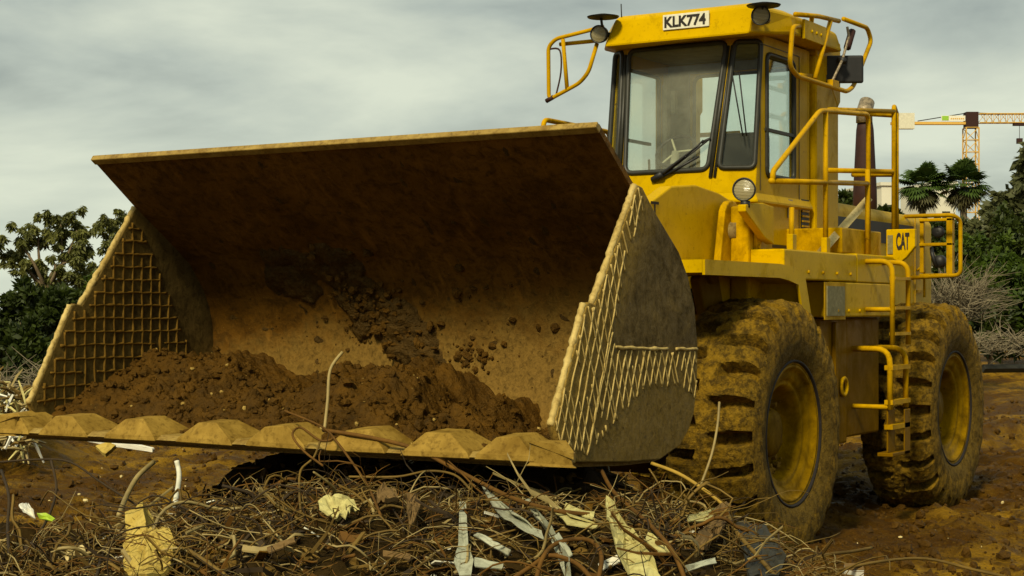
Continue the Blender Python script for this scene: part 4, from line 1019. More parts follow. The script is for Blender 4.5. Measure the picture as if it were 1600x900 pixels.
    tag(clod_mesh('rubble', chunks, M['rubblemat']), 'small dark rubble and clods lodged between the wires of the heap', 'rubble', kind='stuff'); tag(o, 'small broken chips and flakes mixed through the wire heap', 'scrap', kind='stuff')
    # rubbish core sheet over the mound, near black to paint in the bucket's shade
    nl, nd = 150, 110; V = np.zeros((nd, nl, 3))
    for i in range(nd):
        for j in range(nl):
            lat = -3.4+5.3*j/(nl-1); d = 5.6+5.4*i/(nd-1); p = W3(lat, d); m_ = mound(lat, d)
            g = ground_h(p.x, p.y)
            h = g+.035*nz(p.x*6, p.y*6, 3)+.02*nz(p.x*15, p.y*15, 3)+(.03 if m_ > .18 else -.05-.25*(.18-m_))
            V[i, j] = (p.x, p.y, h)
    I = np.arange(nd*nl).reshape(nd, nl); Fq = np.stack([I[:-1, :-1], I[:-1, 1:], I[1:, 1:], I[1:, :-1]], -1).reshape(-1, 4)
    o = fastmesh('debris_heap', V.reshape(-1, 3), Fq, M['debris_core'], smooth=True); tag(o, 'compacted rubbish at the base of the scrap heap, near black with the shade under the bucket painted in', 'rubbish heap', kind='stuff')
tangle()

def UD(px, py, d):   # d metres in front of the camera plane; lifted clear of the heap's surface
    for q in (np.arange(5.6, 10.5, .05) if px < 1236 else ()):
        p = W3((px-800)/2600*q, q)
        if CAMLOC.z+(484-py)/2600*q < ground_h(p.x, p.y)+.125: d = min(d, q-.03); break
    return W3((px-800)/2600*d, d, CAMLOC.z+(484-py)/2600*d)
def rod(name, pts, r, mat, label, cat, group=None, k=5, taper=False, n=7):
    P3 = spline([UD(*p) for p in pts], k); rs = r if not taper else [r*(1-.4*i/len(P3)) for i in range(len(P3))]
    m = MB(); m.tube(P3, rs, n); o = m.build(name, mat); return tag(o, label, cat, group)
TAN, DK, RU, PA = MW
rod('bent_rod', [(535, 550, 9.1), (516, 578, 9.05), (512, 625, 9.0), (507, 672, 8.95)], .009, PA, 'pale bent rod standing upright out of the bucket lip', 'rod')
rod('steel_bar', [(505, 672, 8.75), (580, 684, 8.55), (650, 702, 8.4), (720, 738, 8.2), (800, 778, 8.0), (870, 798, 7.9), (928, 805, 7.8)], .011, RU, 'long ribbed rusty bar running from the bucket lip down across the heap', 'steel bar')
rod('wire_loop', [(445, 642, 8.9), (500, 665, 8.7), (520, 684, 8.6), (500, 688, 8.6), (470, 668, 8.7), (457, 680, 8.6), (475, 705, 8.5), (505, 728, 8.4)], .006, RU, 'rusty wire looped over the teeth near the middle of the bucket lip', 'wire')
rod('wire_strand', [(520, 682, 8.6), (545, 715, 8.4), (575, 760, 8.2), (595, 806, 8.0)], .006, RU, 'rusty wire strand falling from the lip loop into the heap', 'wire')
rod('wire_strand', [(500, 690, 8.6), (490, 715, 8.5), (470, 735, 8.4), (468, 770, 8.3), (470, 800, 8.1)], .006, TAN, 'tan wire strand hanging straight below the lip loop', 'wire')
rod('wire_strand', [(545, 745, 8.4), (620, 745, 8.3), (670, 736, 8.2), (710, 742, 8.1), (735, 765, 8.0)], .006, TAN, 'long thin tan wire arching in the dark under the bucket', 'wire')
rod('thin_stick', [(1124, 628, 9.0), (1121, 665, 8.95), (1112, 710, 8.9), (1095, 758, 8.85)], .007, PA, 'thin pale curved stick standing in front of the front tyre', 'stick')
rod('flat_strip', [(1018, 724, 8.9), (1060, 740, 8.8), (1100, 765, 8.7), (1132, 790, 8.6)], .010, M['yellow_mud2'], 'dull yellow strip lying against the front tyre', 'strip')
rod('twig', [(1132, 790, 8.5), (1150, 830, 8.1), (1185, 870, 7.8), (1215, 905, 7.6)], .010, TAN, 'thick tan twig slanting down in front of the front tyre', 'twig')
rod('twig', [(1250, 885, 9.3), (1285, 868, 9.5), (1330, 862, 9.7), (1362, 856, 9.9)], .010, TAN, 'pale forked twig on the mud right of the front tyre', 'twig')
rod('twig', [(1250, 905, 8.9), (1360, 880, 9.4), (1445, 873, 9.8), (1520, 890, 9.6), (1600, 908, 9.3)], .009, TAN, 'long thin twig lying across the mud at the bottom right', 'twig')
rod('rusty_hoop', [(838, 905, 7.3), (848, 872, 7.4), (868, 850, 7.5), (905, 842, 7.6), (930, 850, 7.6), (940, 872, 7.5), (935, 905, 7.4)], .010, RU, 'rusty bar bent into a hoop left of the pale tapered board', 'steel bar')
rod('steel_bar', [(940, 735, 8.6), (960, 770, 8.3), (1010, 815, 8.0), (1050, 860, 7.8), (1070, 905, 7.6)], .010, RU, 'rusty bar slanting down just right of the pale tapered board', 'steel bar')
rod('steel_bar', [(800, 905, 7.2), (830, 885, 7.3), (860, 868, 7.4), (900, 880, 7.35), (925, 905, 7.2)], .010, RU, 'low rusty bar arched at the bottom edge below the bent hoop', 'steel bar')
rod('thin_pipe', [(276, 720, 8.9), (280, 745, 8.8), (273, 790, 8.6)], .014, M['white_dull'], 'short upright white pipe at the left of the heap', 'pipe')
rod('branch', [(240, 722, 9.2), (215, 745, 9.0), (198, 775, 8.8), (186, 805, 8.6)], .014, PA, 'pale peeled branch leaning on the left slope of the heap', 'branch')
rod('wire_strand', [(0, 722, 9.3), (60, 718, 9.3), (110, 722, 9.2), (160, 755, 9.0), (215, 790, 8.8)], .006, DK, 'dark wire stretched across the bare soil at far left', 'wire')
rod('wire_strand', [(2, 735, 8.9), (14, 775, 8.6), (12, 820, 8.4), (14, 865, 8.2)], .008, DK, 'dark upright wire at the left edge of the picture', 'wire')
rod('wire_strand', [(80, 720, 9.0), (88, 765, 8.8), (72, 815, 8.6), (35, 870, 8.3)], .007, DK, 'dark curved wire beside the small green scrap', 'wire')
rod('wire_strand', [(150, 905, 7.7), (165, 855, 7.9), (190, 843, 8.0), (212, 858, 8.0), (218, 905, 7.7)], .008, DK, 'dark wire hoop in front of the torn yellow sheet', 'wire')
rod('branch', [(215, 818, 7.75), (260, 840, 7.7), (310, 870, 7.6), (360, 905, 7.5)], .010, TAN, 'brown branch crossing in front of the torn yellow sheet', 'branch')
for i, (px, py, d) in enumerate([(330, 790, 8.4), (405, 770, 8.6), (640, 850, 7.8), (690, 790, 8.2), (560, 870, 7.6), (1000, 870, 7.6)]):
    pass

def sheet(name, pts, th, mat, label, cat, crumple=.01, sub_=3, group=None):
    """irregular thick sheet from a photo-positioned outline; pts (px,py,d)"""
    P3 = [UD(*p) for p in pts]; c = sum(P3, Vector())/len(P3)
    nrm = Vector((0, 0, 0))
    for i in range(len(P3)): nrm += (P3[i]-c).cross(P3[(i+1) % len(P3)]-c)
    nrm.normalize(); mb = MB()
    ring = []; n = len(P3)
    dense = []
    for i in range(n):
        for j in range(4): dense.append(P3[i].lerp(P3[(i+1) % n], j/4))
    R_ = 5; N_ = len(dense); vs = []
    for side in (0, 1):
        for r in range(R_):
            for p in dense:
                q = c.lerp(p, 1-r/R_); w = nz(q.x*9, q.y*9, q.z*9)*crumple*2+nz(q.x*25, q.y*25, q.z*25)*crumple
                edge = nz(p.x*30, p.z*30, 1)*.008 if r == 0 else 0
                vs.append(q+nrm*(w+(th/2 if side else -th/2))+(p-c).normalized()*edge)
        vs.append(c+nrm*((th/2 if side else -th/2)+nz(c.x*9, c.y*9, c.z*9)*crumple*2))
    T = R_*N_+1; fs = []
    for s in (0, 1):
        o = s*T
        for r in range(R_-1):
            for j in range(N_):
                f = (o+r*N_+j, o+r*N_+(j+1) % N_, o+(r+1)*N_+(j+1) % N_, o+(r+1)*N_+j); fs.append(f if s else f[::-1])
        for j in range(N_):
            f = (o+(R_-1)*N_+j, o+(R_-1)*N_+(j+1) % N_, o+R_*N_); fs.append(f if s else f[::-1])
    for j in range(N_): fs.append((j, (j+1) % N_, T+(j+1) % N_, T+j))
    mb.add(vs, fs, None, False); o = mb.build(name, mat); return tag(o, label, cat, group)
M['foam'] = earthy('yellowed_sheet', (.36, .255, .05), (.46, .35, .09), (.12, .07, .015), 9, .8, .4, .006)
M['cream'] = earthy('cream_board', (.48, .44, .18), (.36, .31, .11), (.15, .10, .03), 9, .6, .3, .005, .3, 24)
M['zinc'] = earthy('dull_zinc', (.26, .27, .19), (.40, .41, .30), (.10, .09, .05), 7, .4, .3, .004, .5, 18)
M['rag'] = earthy('brown_rag', (.12, .075, .03), (.18, .11, .04), (.06, .035, .015), 9, .9, .5, .01)
M['rubber'] = simple('dark_rubber', (.035, .034, .024), .7)
sheet('torn_sheet', [(222, 782, 7.9), (232, 800, 7.9), (240, 812, 7.85), (243, 822, 7.8), (268, 834, 7.8), (278, 858, 7.8), (262, 885, 7.7), (232, 905, 7.6), (192, 902, 7.6), (195, 860, 7.7), (197, 805, 7.85)], .02, M['foam'], 'torn upright piece of yellowed sheet at the left of the heap', 'torn sheet', .02)
sheet('tapered_board', [(946, 779, 8.1), (952, 781, 8.1), (980, 820, 7.85), (1018, 872, 7.6), (1034, 905, 7.45), (985, 905, 7.45), (962, 855, 7.7), (948, 805, 8.0)], .014, M['cream'], 'long pale tapered board leaning on the heap', 'board', .014)
sheet('zinc_strip', [(752, 758, 8.5), (764, 768, 8.4), (800, 800, 8.2), (846, 832, 8.0), (850, 841, 8.0), (820, 830, 8.0), (778, 802, 8.2)], .006, M['zinc'], 'grey sheet metal strip lying left of the zigzag strip', 'metal strip', .006)
sheet('zinc_strip', [(818, 782, 8.3), (828, 780, 8.3), (842, 800, 8.2), (862, 822, 8.1), (890, 872, 7.7), (893, 905, 7.6), (884, 905, 7.6), (881, 872, 7.7), (855, 825, 8.0), (832, 802, 8.2)], .006, M['zinc'], 'long zigzag strip of pale folded metal in the middle of the heap', 'metal strip', .004)
sheet('zinc_strip', [(852, 774, 8.4), (862, 782, 8.3), (890, 807, 8.1), (934, 820, 8.0), (930, 826, 8.0), (885, 818, 8.1), (862, 795, 8.2)], .006, M['cream'], 'short cream strip touching the end of the ribbed rusty bar', 'metal strip', .004)
sheet('perforated_strip', [(718, 785, 8.2), (728, 785, 8.2), (732, 855, 7.9), (740, 875, 7.8), (736, 898, 7.7), (718, 900, 7.7), (709, 878, 7.8), (716, 850, 7.9)], .006, M['zinc'], 'upright grey metal strip with a widened end like a ladle', 'metal strip', .004)
sheet('perforated_strip', [(742, 872, 7.6), (786, 880, 7.5), (784, 889, 7.5), (742, 885, 7.6)], .005, M['zinc'], 'short flat grey strip touching the foot of the ladle shaped one', 'metal strip', .003)
for px, py, ln, an, mt_, lb in ((770, 850, 60, .5, 'zinc', 'narrow grey strip low in the heap right of the ladle shaped strip'), (905, 800, 48, .35, 'cream', 'narrow cream strip just left of the tapered board tip'), (1095, 882, 50, -.3, 'zinc', 'grey strip at the bottom edge below the bark slab'),
        (880, 850, 40, 1.0, 'zinc', 'stubby grey strip left of the lower half of the tapered board'), (620, 868, 42, .2, 'rag', 'short brown splinter low in the centre of the heap'), (440, 852, 46, -.4, 'rag', 'brown splinter low in the heap left of centre')):
    cx_, sx_ = math.cos(an), math.sin(an); w_ = 4.5
    sheet('zinc_strip' if mt_ == 'zinc' else 'splinter', [(px-cx_*ln/2+sx_*w_, py-sx_*ln/2-cx_*w_, 8.0), (px+cx_*ln/2+sx_*w_, py+sx_*ln/2-cx_*w_, 8.0), (px+cx_*ln/2-sx_*w_, py+sx_*ln/2+cx_*w_, 8.0), (px-cx_*ln/2-sx_*w_, py-sx_*ln/2+cx_*w_, 8.0)], .006, M[mt_], lb, 'metal strip' if mt_ != 'rag' else 'splinter', .006)
sheet('plastic_film', [(496, 786, 8.0), (515, 778, 8.1), (545, 783, 8.1), (562, 786, 8.1), (548, 796, 8.0), (540, 812, 7.9), (522, 806, 7.9), (500, 800, 7.95)], .006, M['cream'], 'crumpled cream plastic film caught on the wires at centre', 'plastic film', .03)
sheet('rag', [(588, 768, 8.3), (600, 760, 8.3), (618, 770, 8.3), (622, 785, 8.2), (600, 790, 8.1), (590, 780, 8.2)], .02, M['rag'], 'small brown rag beside the two hanging wires', 'rag', .02)
sheet('rag', [(634, 775, 8.3), (650, 772, 8.3), (658, 785, 8.2), (650, 812, 8.0), (640, 825, 8.0), (636, 800, 8.1)], .02, M['rag'], 'narrow drooping brown rag right of the smaller rag', 'rag', .02)
sheet('bark_slab', [(1085, 845, 8.0), (1118, 800, 8.3), (1135, 785, 8.4), (1142, 795, 8.4), (1128, 830, 8.1), (1108, 850, 8.0), (1120, 835, 8.0), (1100, 858, 7.9)], .02, M['rag'], 'brown slab of bark leaning below the yellow strip', 'bark', .02)
sheet('rubber_flap', [(1150, 818, 8.6), (1195, 820, 8.9), (1228, 872, 8.7), (1215, 905, 8.3), (1172, 905, 8.0), (1160, 860, 8.3)], .015, M['rubber'], 'dark rubber flap lying against the foot of the front tyre', 'rubber flap', .015)
sheet('zinc_strip', [(1072, 808, 8.4), (1100, 800, 8.4), (1122, 792, 8.5), (1124, 800, 8.4), (1105, 814, 8.3), (1075, 816, 8.3)], .006, M['cream'], 'short pale strip just behind the bark slab', 'metal strip', .006)
sheet('zinc_strip', [(1012, 834, 8.0), (1020, 836, 8.0), (1046, 858, 7.9), (1050, 868, 7.8), (1030, 862, 7.8), (1010, 845, 7.9)], .006, M['cream'], 'pale flake lying right next to the long tapered board', 'metal strip', .006)
M['offwhite'] = simple('offwhite_card', (.72, .70, .58), .7, 0, .3, .1, 6)
m = MB(); p = UD(1334, 897, 9.35); m.box(-.05, .05, -.035, .035, -.06, .045, M['offwhite'], Matrix.Translation(p) @ Matrix.Rotation(.5, 4, 'Z') @ Matrix.Rotation(.35, 4, 'X')); m.box(-.052, .052, -.037, .037, .0455, .05, M['rag'], Matrix.Translation(p) @ Matrix.Rotation(.5, 4, 'Z') @ Matrix.Rotation(.35, 4, 'X'))
tag(m.build('carton', None, None, .006), 'small white crushed carton lying at the bottom right', 'carton')
sheet('scrap_piece', [(30, 792, 9.0), (42, 783, 9.1), (52, 796, 9.0), (54, 808, 8.9), (38, 803, 8.9)], .006, M['offwhite'], 'white crumpled scrap on the bare soil at far left', 'scrap', .02)
M['lime'] = simple('lime_plastic', (.38, .55, .03), .5)
sheet('scrap_piece', [(58, 802, 8.9), (72, 803, 8.9), (87, 811, 8.85), (82, 815, 8.85), (62, 809, 8.9)], .006, M['lime'], 'small lime green plastic scrap at far left', 'scrap', .006)
m = MB(); a1, a2 = UD(104, 868, 8.2), UD(130, 860, 8.0); m.tube([a1, a2], .028, 16, cap=False); m.tube([a1, a2], .023, 16, cap=False)
o = m.build('pipe_offcut', M['wood']); tag(o, 'short open ended pipe offcut at the lower left', 'pipe')
for i, (pts, lb) in enumerate([(((115, 680, 11.6), (178, 686, 11.5), (238, 700, 11.4), (240, 706, 11.4), (180, 697, 11.5), (120, 686, 11.6)), 'long white batten on the soil behind the left bucket teeth'),
        (((150, 700, 11.2), (170, 692, 11.2), (182, 698, 11.2), (165, 712, 11.1)), 'small pale block just below the long white batten')]):
    sheet('batten', list(pts), .03, M['offwhite'] if i == 0 else M['foam'], lb, 'batten', .004)
sheet('scrap_piece', [(1586, 745, 17), (1602, 746, 17), (1602, 753, 17), (1588, 752, 17)], .03, M['offwhite'], 'white scrap lying on the mud at the right edge', 'scrap', .01)
# white litter heap at far left
m = MB()
for k in range(620):
    px = rng.uniform(-90, 48); py = rng.uniform(600+max(0, px-15)*.6, 702); d = 18.8+rng.uniform(-.9, .6)-(py-600)*.008; p = UD(px, py, d)
    L_ = rng.uniform(.10, .34); a = rng.uniform(0, 6.28); e = rng.normal(.2, .5); v = Vector((math.cos(a)*math.cos(e), math.sin(a)*math.cos(e), math.sin(e)))*L_
    m.tube([p, p+v*.5+Vector((0, 0, .02)), p+v], [.012, .018, .009], 4, [M['offwhite'], M['cream'], PA, TAN][rng.choice(4, p=[.12, .2, .28, .4])], smooth=False)
o = m.build('litter_heap'); tag(o, 'heap of pale sticks and white plastic beyond the left end of the bucket', 'litter', kind='stuff')
def hpile():
    c = W3(-6.1, 19.0); nn = 40; V = []; 
    for i in range(nn):
        for j in range(nn):
            x = (j/(nn-1)-.5)*4.4; y = (i/(nn-1)-.5)*4.4; h = .85*math.exp(-(x*x+y*y)/.8)-.08+.06*nz(x*4, y*4, 2); V.append((c.x+x, c.y+y, h))
    I = np.arange(nn*nn).reshape(nn, nn); Fq = np.stack([I[:-1, :-1], I[:-1, 1:], I[1:, 1:], I[1:, :-1]], -1).reshape(-1, 4)
    tag(fastmesh('soil_mound', np.array(V), Fq, M['ground'], smooth=True), 'low soil mound under the litter beyond the left end of the bucket', 'soil mound', kind='stuff')
hpile()

# ================================================================== BACKGROUND
def leaves(name, pts, size, mat, parent, droop=0., aspect=2.4, jit=1.0):
    n = len(pts); P0 = np.array(pts); sz = size*rng.uniform(.4, 1.9, (n, 1))
    a = rng.normal(0, 1, (n, 3)); a[:, 2] = a[:, 2]*(1-droop)-droop*2.2; a /= np.linalg.norm(a, axis=1, keepdims=True)
    b = np.cross(a, rng.normal(0, 1, (n, 3))); b /= np.linalg.norm(b, axis=1, keepdims=True)
    V = np.stack([P0, P0+a*sz*.5+b*sz/aspect*.5, P0+a*sz, P0+a*sz*.5-b*sz/aspect*.5], 1).reshape(-1, 3)
    return fastmesh(name, V, np.arange(4*n).reshape(n, 4), mat, parent)
def tree(name, base, clumps, nleaf, size, mat, label, cat, droop=0, trunk_r=.12, group=None, limbs=True, aspect=2.4, sub_n=9, csz=1.0):
    """clumps: list of (dx,dy,z,r) foliage masses relative to base; trunk and limbs reach each"""
    root = empty(name, base); tag(root, label, cat, group)
    pts = []; vol = sum(c[3]**2 for c in clumps)
    for (dx, dy, z, r) in clumps:
        k = int(nleaf*r*r/vol); subc = [(rng.normal(0, .52, 3)*r) for _ in range(max(6, int(sub_n*r)))]
        for s in subc:
            kk = k//len(subc); q = rng.normal(0, 1, (kk, 3)); q /= np.linalg.norm(q, axis=1, keepdims=True)
            q = q*(rng.random((kk, 1))**.5)*min(r, 1.1)*rng.uniform(.22, .5)*csz; q[:, 2] *= (1+droop*.7)
            pts.extend((q+np.array([dx, dy, z])+s).tolist())
    leaves('crown', pts, size, mat, root, droop, aspect)
    m = MB()
    zt = max(c[2] for c in clumps)
    tp = [Vector((0, 0, -.3)), Vector((rng.normal(0, .1), rng.normal(0, .1), zt*.25)), Vector((rng.normal(0, .25), rng.normal(0, .25), zt*.55))]
    m.tube(spline(tp, 4), [trunk_r*(1-.06*i) for i in range(9)], 7)
    if limbs:
        for (dx, dy, z, r) in clumps:
            s = tp[1] if rng.random() < .5 else tp[2]; e = Vector((dx, dy, z)); mid = s.lerp(e, .5)+Vector((rng.normal(0, .15), rng.normal(0, .15), .1))
            m.tube(spline([s, mid, e], 4), [trunk_r*.5*(1-.09*i) for i in range(9)], 5)
    m.build('trunk', M['bark'], root); return root
def gpos(px, d): p = W3((px-800)/2600*d, d); return (p.x, p.y, 0)
def zat(py, d): return CAMLOC.z+(484-py)/2600*d
def clumps_px(pxs, d, base_px):
    # (px, py, radius_px) -> relative clumps
    out = []
    b = Vector(gpos(base_px, d))
    for (px, py, rp) in pxs:
        dd = d+rng.uniform(-.5, .5)*rp/2600*d*1.5; p = Vector(gpos(px, dd)); out.append((p.x-b.x, p.y-b.y, zat(py, dd), rp/2600*d))
    return out
d = 46
tree('eucalyptus_tree', gpos(80, d), clumps_px([(35, 385, 26), (60, 365, 24), (95, 350, 26), (120, 360, 24), (45, 420, 24), (85, 410, 26), (125, 400, 24), (15, 400, 16), (60, 455, 26), (110, 450, 26), (128, 430, 20)], d, 80), 17000, .12, M['leaf_euc'], 'tall airy eucalyptus at far left beyond the bucket', 'tree', .55, .13, aspect=3.0, sub_n=34, csz=.52)
d = 50
tree('eucalyptus_tree', gpos(175, d), clumps_px([(170, 352, 20), (192, 348, 20), (180, 380, 22), (200, 385, 20), (168, 410, 22), (190, 430, 26), (160, 445, 22), (215, 420, 22)], d, 175), 12000, .12, M['leaf_euc'], 'eucalyptus right beside the left edge of the bucket', 'tree', .55, .13, aspect=3.0, sub_n=34, csz=.52)
for i, (px, py, r, dd, mt, lb) in enumerate([(-30, 520, 62, 36, 'leaf_dark', 'dark dense bush at the left edge below the eucalyptus'), (35, 500, 50, 35, 'leaf_dark', 'dark bush under the tall airy eucalyptus'), (95, 500, 50, 34, 'leaf_dark', 'dark bush hard against the left bucket plate'), (160, 490, 50, 37, 'leaf_mid', 'green bush under the eucalyptus beside the bucket'), (60, 560, 55, 31, 'leaf_dark', 'low dark bush above the white litter')]):
    tree('bush', gpos(px, dd), clumps_px([(px+rng.uniform(-.6, .6)*r, py+rng.uniform(-.5, .9)*r, r*rng.uniform(.45, .7)) for _ in range(9)], dd, px), 15000, .13, M[mt], lb, 'bush', 0, .06, sub_n=22, csz=.8)
# twiggy dead brush
def brush(name, px, py, wpx, hpx, d, n, label, upw=.6):
    m = MB()
    for _ in range(n):
        a = UD(px+rng.uniform(-.5, .5)*wpx, py+rng.uniform(.0, .5)*hpx, d+rng.uniform(-.7, .7)); L_ = rng.uniform(.3, .9)*hpx/2600*d
        v = Vector((rng.normal(0, .6), rng.normal(0, .6), rng.uniform(-.1, 1)*upw)).normalized()*L_; b = a+v*.5+Vector(rng.normal(0, .08, 3)*L_); c = b+v*.5+Vector(rng.normal(0, .15, 3)*L_)+Vector((0, 0, -.1*L_))
        m.tube([a, b, c], [.014, .009, .004], 3, cap=False)
    o = m.build(name, M['drytwig']); tag(o, label, 'dead brush', kind='stuff'); return o
brush('dead_brush', 60, 590, 190, 100, 27, 260, 'thin dry twigs in front of the dark bushes at left')
brush('dead_brush', 1492, 455, 85, 95, 36, 520, 'grey leafless brush right behind the tail of the loader', 1)
brush('dead_brush', 1540, 525, 130, 60, 35, 260, 'grey dry brush above the dark beam at the right edge', .5)
# right side greenery
R_B = [(1505, 412, 46, 46, 'leaf_dark', 'dark bush just right of the loader tail guard'), (1560, 420, 60, 44, 'leaf_mid', 'bright green bush spreading at the right edge'), (1545, 372, 36, 56, 'leaf_olive', 'olive bush below the right hand palm'), (1590, 380, 50, 52, 'leaf_dark', 'dark bush filling the right edge under the tall tree'),
       (1600, 480, 60, 42, 'leaf_mid', 'low green bush at the right edge above the beam'), (1545, 490, 45, 41, 'leaf_dark', 'dark bush between grey brush and beam'), (1470, 372, 26, 60, 'leaf_dark', 'small dark bush between the two palms'), (1330, 322, 26, 70, 'leaf_dark', 'distant dark bush seen through the handrail of the loader'), (1390, 345, 26, 72, 'leaf_dark', 'distant bush left of the left palm')]
for (px, py, r, dd, mt, lb) in R_B:
    tree('bush', gpos(px, dd), clumps_px([(px+rng.uniform(-.6, .6)*r, py+rng.uniform(-.4, 1.)*r, r*rng.uniform(.45, .7)) for _ in range(9)], dd, px), 11000, .15*dd/45, M[mt], lb, 'bush', 0, .08, sub_n=22, csz=.8)
tree('broadleaf_tree', gpos(1610, 58), clumps_px([(1600, 270, 22), (1592, 300, 24), (1612, 290, 30), (1582, 325, 24), (1600, 335, 30), (1566, 330, 20), (1550, 335, 14), (1625, 250, 24), (1640, 320, 40)], 58, 1610), 9000, .30, M['leaf_olive'], 'tall olive green tree cut by the right edge', 'tree', .3, .2)
# palms
def palm(px, ytop, d, label, seed):
    r_ = np.random.default_rng(seed); base = gpos(px, d); root = empty('fan_palm', base); tag(root, label, 'palm tree', 'fan palms behind the loader')
    zc = zat(ytop, d)-1.75; m = MB(); m.tube([(0, 0, -.2), (.05, 0, zc*.5), (0, 0, zc)], [.35, .27, .24], 10); m.build('trunk', M['bark'], root)
    for nm, mt, n, lo, hi, R_ in (('crown', 'palm', 52, -.6, 1.45, 1.75), ('dead_skirt', 'palm_dead', 40, -1.5, -.6, 1.6)):
        V = []; Fq = []
        for k in range(n):
            az = r_.uniform(0, 6.28); el = r_.uniform(lo, hi); st = R_*r_.uniform(.55, 1.0)*(1 if nm == 'crown' else .8)
            D = Vector((math.cos(az)*math.cos(el), math.sin(az)*math.cos(el), math.sin(el))); c = Vector((0, 0, zc))+D*st*.75
            side = D.cross(Vector((0, 0, 1))); side = side.normalized() if side.length > .01 else Vector((1, 0, 0)); up = side.cross(D)
            nb = 17
            for b in range(nb):
                t = (b/(nb-1)-.5)*3.9; dr = (D*math.cos(t)+side*math.sin(t)+up*.12).normalized(); l = R_*.62*r_.uniform(.85, 1.1)*(1-.18*abs(t)/2)
                w = D.cross(dr) if abs(t) > .1 else up; tip = c+dr*l+Vector((0, 0, -.28*l)); wv = (dr.cross(up)).normalized()*.085*R_/1.5
                mid = c+dr*l*.55; o = len(V); V += [c, mid+wv, tip, mid-wv]; Fq.append((o, o+1, o+2, o+3))
            o = len(V); s0 = Vector((0, 0, zc-.1)); V += [s0+side*.02, s0-side*.02, c-side*.02, c+side*.02]; Fq.append((o, o+1, o+2, o+3))
        fastmesh(nm, np.array([tuple(v) for v in V]), np.array(Fq), M[mt], root)
    return root
palm(1441, 252, 118, 'fan palm closer to the loader handrail, left of the crane mast', 3)
palm(1505, 250, 118, 'fan palm standing in front of the crane mast', 5)
# tower crane
def crane():
    d = 250; s = d/2600; b = Vector(gpos(1517, d)); root = empty('tower_crane', b); tag(root, 'orange lattice tower crane rising far behind the palms', 'tower crane')
    ang = math.atan2(RV.y, RV.x); R3 = Matrix.Rotation(ang, 4, 'Z')
    def P3(x, y, z): return R3 @ Vector((x, y, z))
    def lattice(mb, a, b_, w, hgt, seg, r):
        # box truss from a to b_ along any axis, cross-section w x hgt
        a, b_ = Vector(a), Vector(b_); ax = (b_-a).normalized(); u = Vector((0, 1, 0)); v = ax.cross(u).normalized()
        cs = [u*w/2+v*hgt/2, -u*w/2+v*hgt/2, -u*w/2-v*hgt/2, u*w/2-v*hgt/2]
        for c in cs: mb.tube([R3 @ (a+c), R3 @ (b_+c)], r, 4, smooth=False)
        for i in range(seg):
            p, q = a.lerp(b_, i/seg), a.lerp(b_, (i+1)/seg)
            for k in range(4):
                c, e = cs[k], cs[(k+1) % 4]; mb.tube([R3 @ (p+c), R3 @ (q+e)], r*.6, 3, cap=False); mb.tube([R3 @ (q+c), R3 @ (q+e)], r*.6, 3, cap=False)
    zt = zat(200, d); zj = zat(185, d)
    m = MB(); lattice(m, (0, 0, 0), (0, 0, zt), 1.9, 1.9, 16, .11); m.build('mast', M['crane'], root)
    m = MB(); lattice(m, (1.2, 0, zj), (22, 0, zj), 1.1, 1.35, 20, .085); m.build('jib', M['crane'], root)
    m = MB(); m.box(-12, 1.0, -.5, .5, zj-.95, zj-.55, None, R3); m.build('counter_jib', M['crane'], root)
    m = MB(); m.box(-11.8, -8.6, -.6, .6, zj-1.6, zj+.75, M['white_dull'], R3); m.build('ballast', M['white_dull'], root)
    m = MB(); m.tube([P3(0, 0, zj+.9), P3(-8, 0, zj-.4)], .07, 4); m.tube([P3(0, .3, zj+.9), P3(5, .3, zj+.7)], .07, 4); m.build('tie_bar', M['black'], root)
    m = MB(); m.box(-.9, .9, -.9, .9, zt, zj+.9, None, R3); m.build('slewing_head', M['exhaust'], root)
    m = MB(); m.box(-4.6, -1.0, -.62, -.56, zj-.45, zj+.35, M['offwhite'], R3); m.box(-4.5, -3.5, -.66, -.625, zj-.35, zj+.3, M['green_sign'], R3)
    for k in range(7): m.box(-3.2+k*.3, -3.0+k*.3, -.65, -.625, zj-.2, zj+.0, M['crane'], R3)
    m.build('sign_board', None, root)
    m = MB(); m.box(6.4, 8.2, -.5, .5, zj-1.1, zj-.7, None, R3); m.tube([P3(7.3, 0, zj-1.1), P3(7.3, 0, zj-3.0)], .04, 4); m.box(6.9, 7.7, -.3, .3, zj-3.8, zj-3.0, None, R3); m.build('trolley_hook', M['exhaust'], root)
crane()
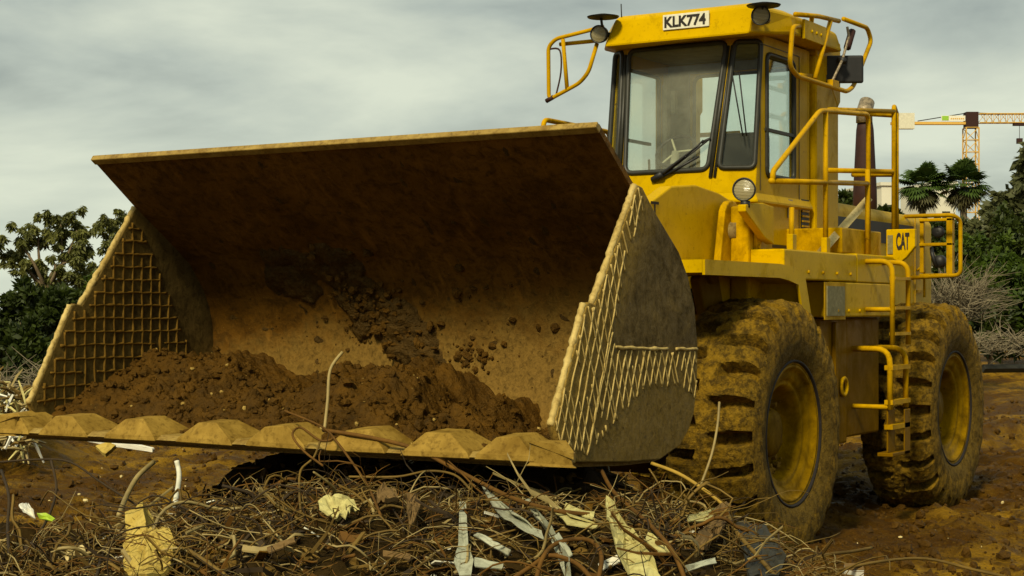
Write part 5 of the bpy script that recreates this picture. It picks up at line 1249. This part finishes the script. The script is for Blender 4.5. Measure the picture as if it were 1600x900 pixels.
# pale building behind the palms
def building(px0, px1, ytop, d, label):
    s = d/2600; w = (px1-px0)*s; b = Vector(gpos((px0+px1)/2, d)); root = empty('apartment_building', b); root.rotation_euler = (0, 0, TH+.15); tag(root, label, 'building')
    zt = zat(ytop, d); m = MB(); m.box(-w/2, w/2, 0, 9, 0, zt); m.box(-w/2-.15, w/2+.15, -.15, 9.15, zt, zt+.3); m.build('wall', M['building'], root)
    for f in range(int(zt/3)):
        for k in range(max(1, int(w/2.2))):
            x = -w/2+1.0+k*2.2
            q = MB(); q.box(x-.4, x+.4, -.03, .0, f*3+1.0, f*3+2.2); q.build('window', M['rubber'], root)
building(1377, 1396, 290, 150, 'pale building glimpsed between handrail and left palm')
building(1462, 1494, 288, 160, 'pale building seen between the two palms')
# dark steel beam at right edge
m = MB(); p0, p1 = W3(9.9, 35, zat(576, 35)), W3(12.5, 36, zat(574, 36)); m.tube([p0, p1], .09, 4, smooth=False)
tag(m.build('steel_beam', M['rubber']), 'long dark beam lying on the bank at the right edge', 'beam')

# hoses along the front frame
m = MB()
for k, x in enumerate((.52, .58, .64)):
    m.tube(spline([(x, 1.2, 1.7+.04*k), (x+.05, .7, 1.86), (x+.1, .1, 1.80+.03*k), (x+.06, -.5, 1.9), (x, -1.0, 1.85)], 6), .018, 8)
parts(m, 'hydraulic_hose', M['black'])
# fasteners along the side box and the fender
m = MB()
for k in range(6): m.tube([(1.30, 1.36+.25*k, 1.73), (1.314, 1.36+.25*k, 1.73)], .012, 6, smooth=False)
for k in range(5): m.tube([(1.30, .45+.3*k, 2.02), (1.314, .45+.3*k, 2.02)], .012, 6, smooth=False)
for q_ in m.islands(): part(q_, 'bolt', M['yellow_dirty'])
GR = {'bush': 'bushes beyond the site', 'eucalyptus_tree': 'eucalyptus trees at left', 'zinc_strip': 'metal strips in the scrap heap', 'perforated_strip': 'metal strips in the scrap heap', 'wire_strand': 'loose wires on the scrap heap',
      'steel_bar': 'rusty bars in the scrap heap', 'twig': 'twigs around the scrap heap', 'scrap_piece': 'small scraps on the ground', 'apartment_building': 'pale buildings behind the palms', 'splinter': 'splinters in the scrap heap', 'rag': 'rags in the scrap heap'}
for o in COL.objects:
    if o.parent is None and o.name.split('.')[0] in GR and 'group' not in o: o['group'] = GR[o.name.split('.')[0]]
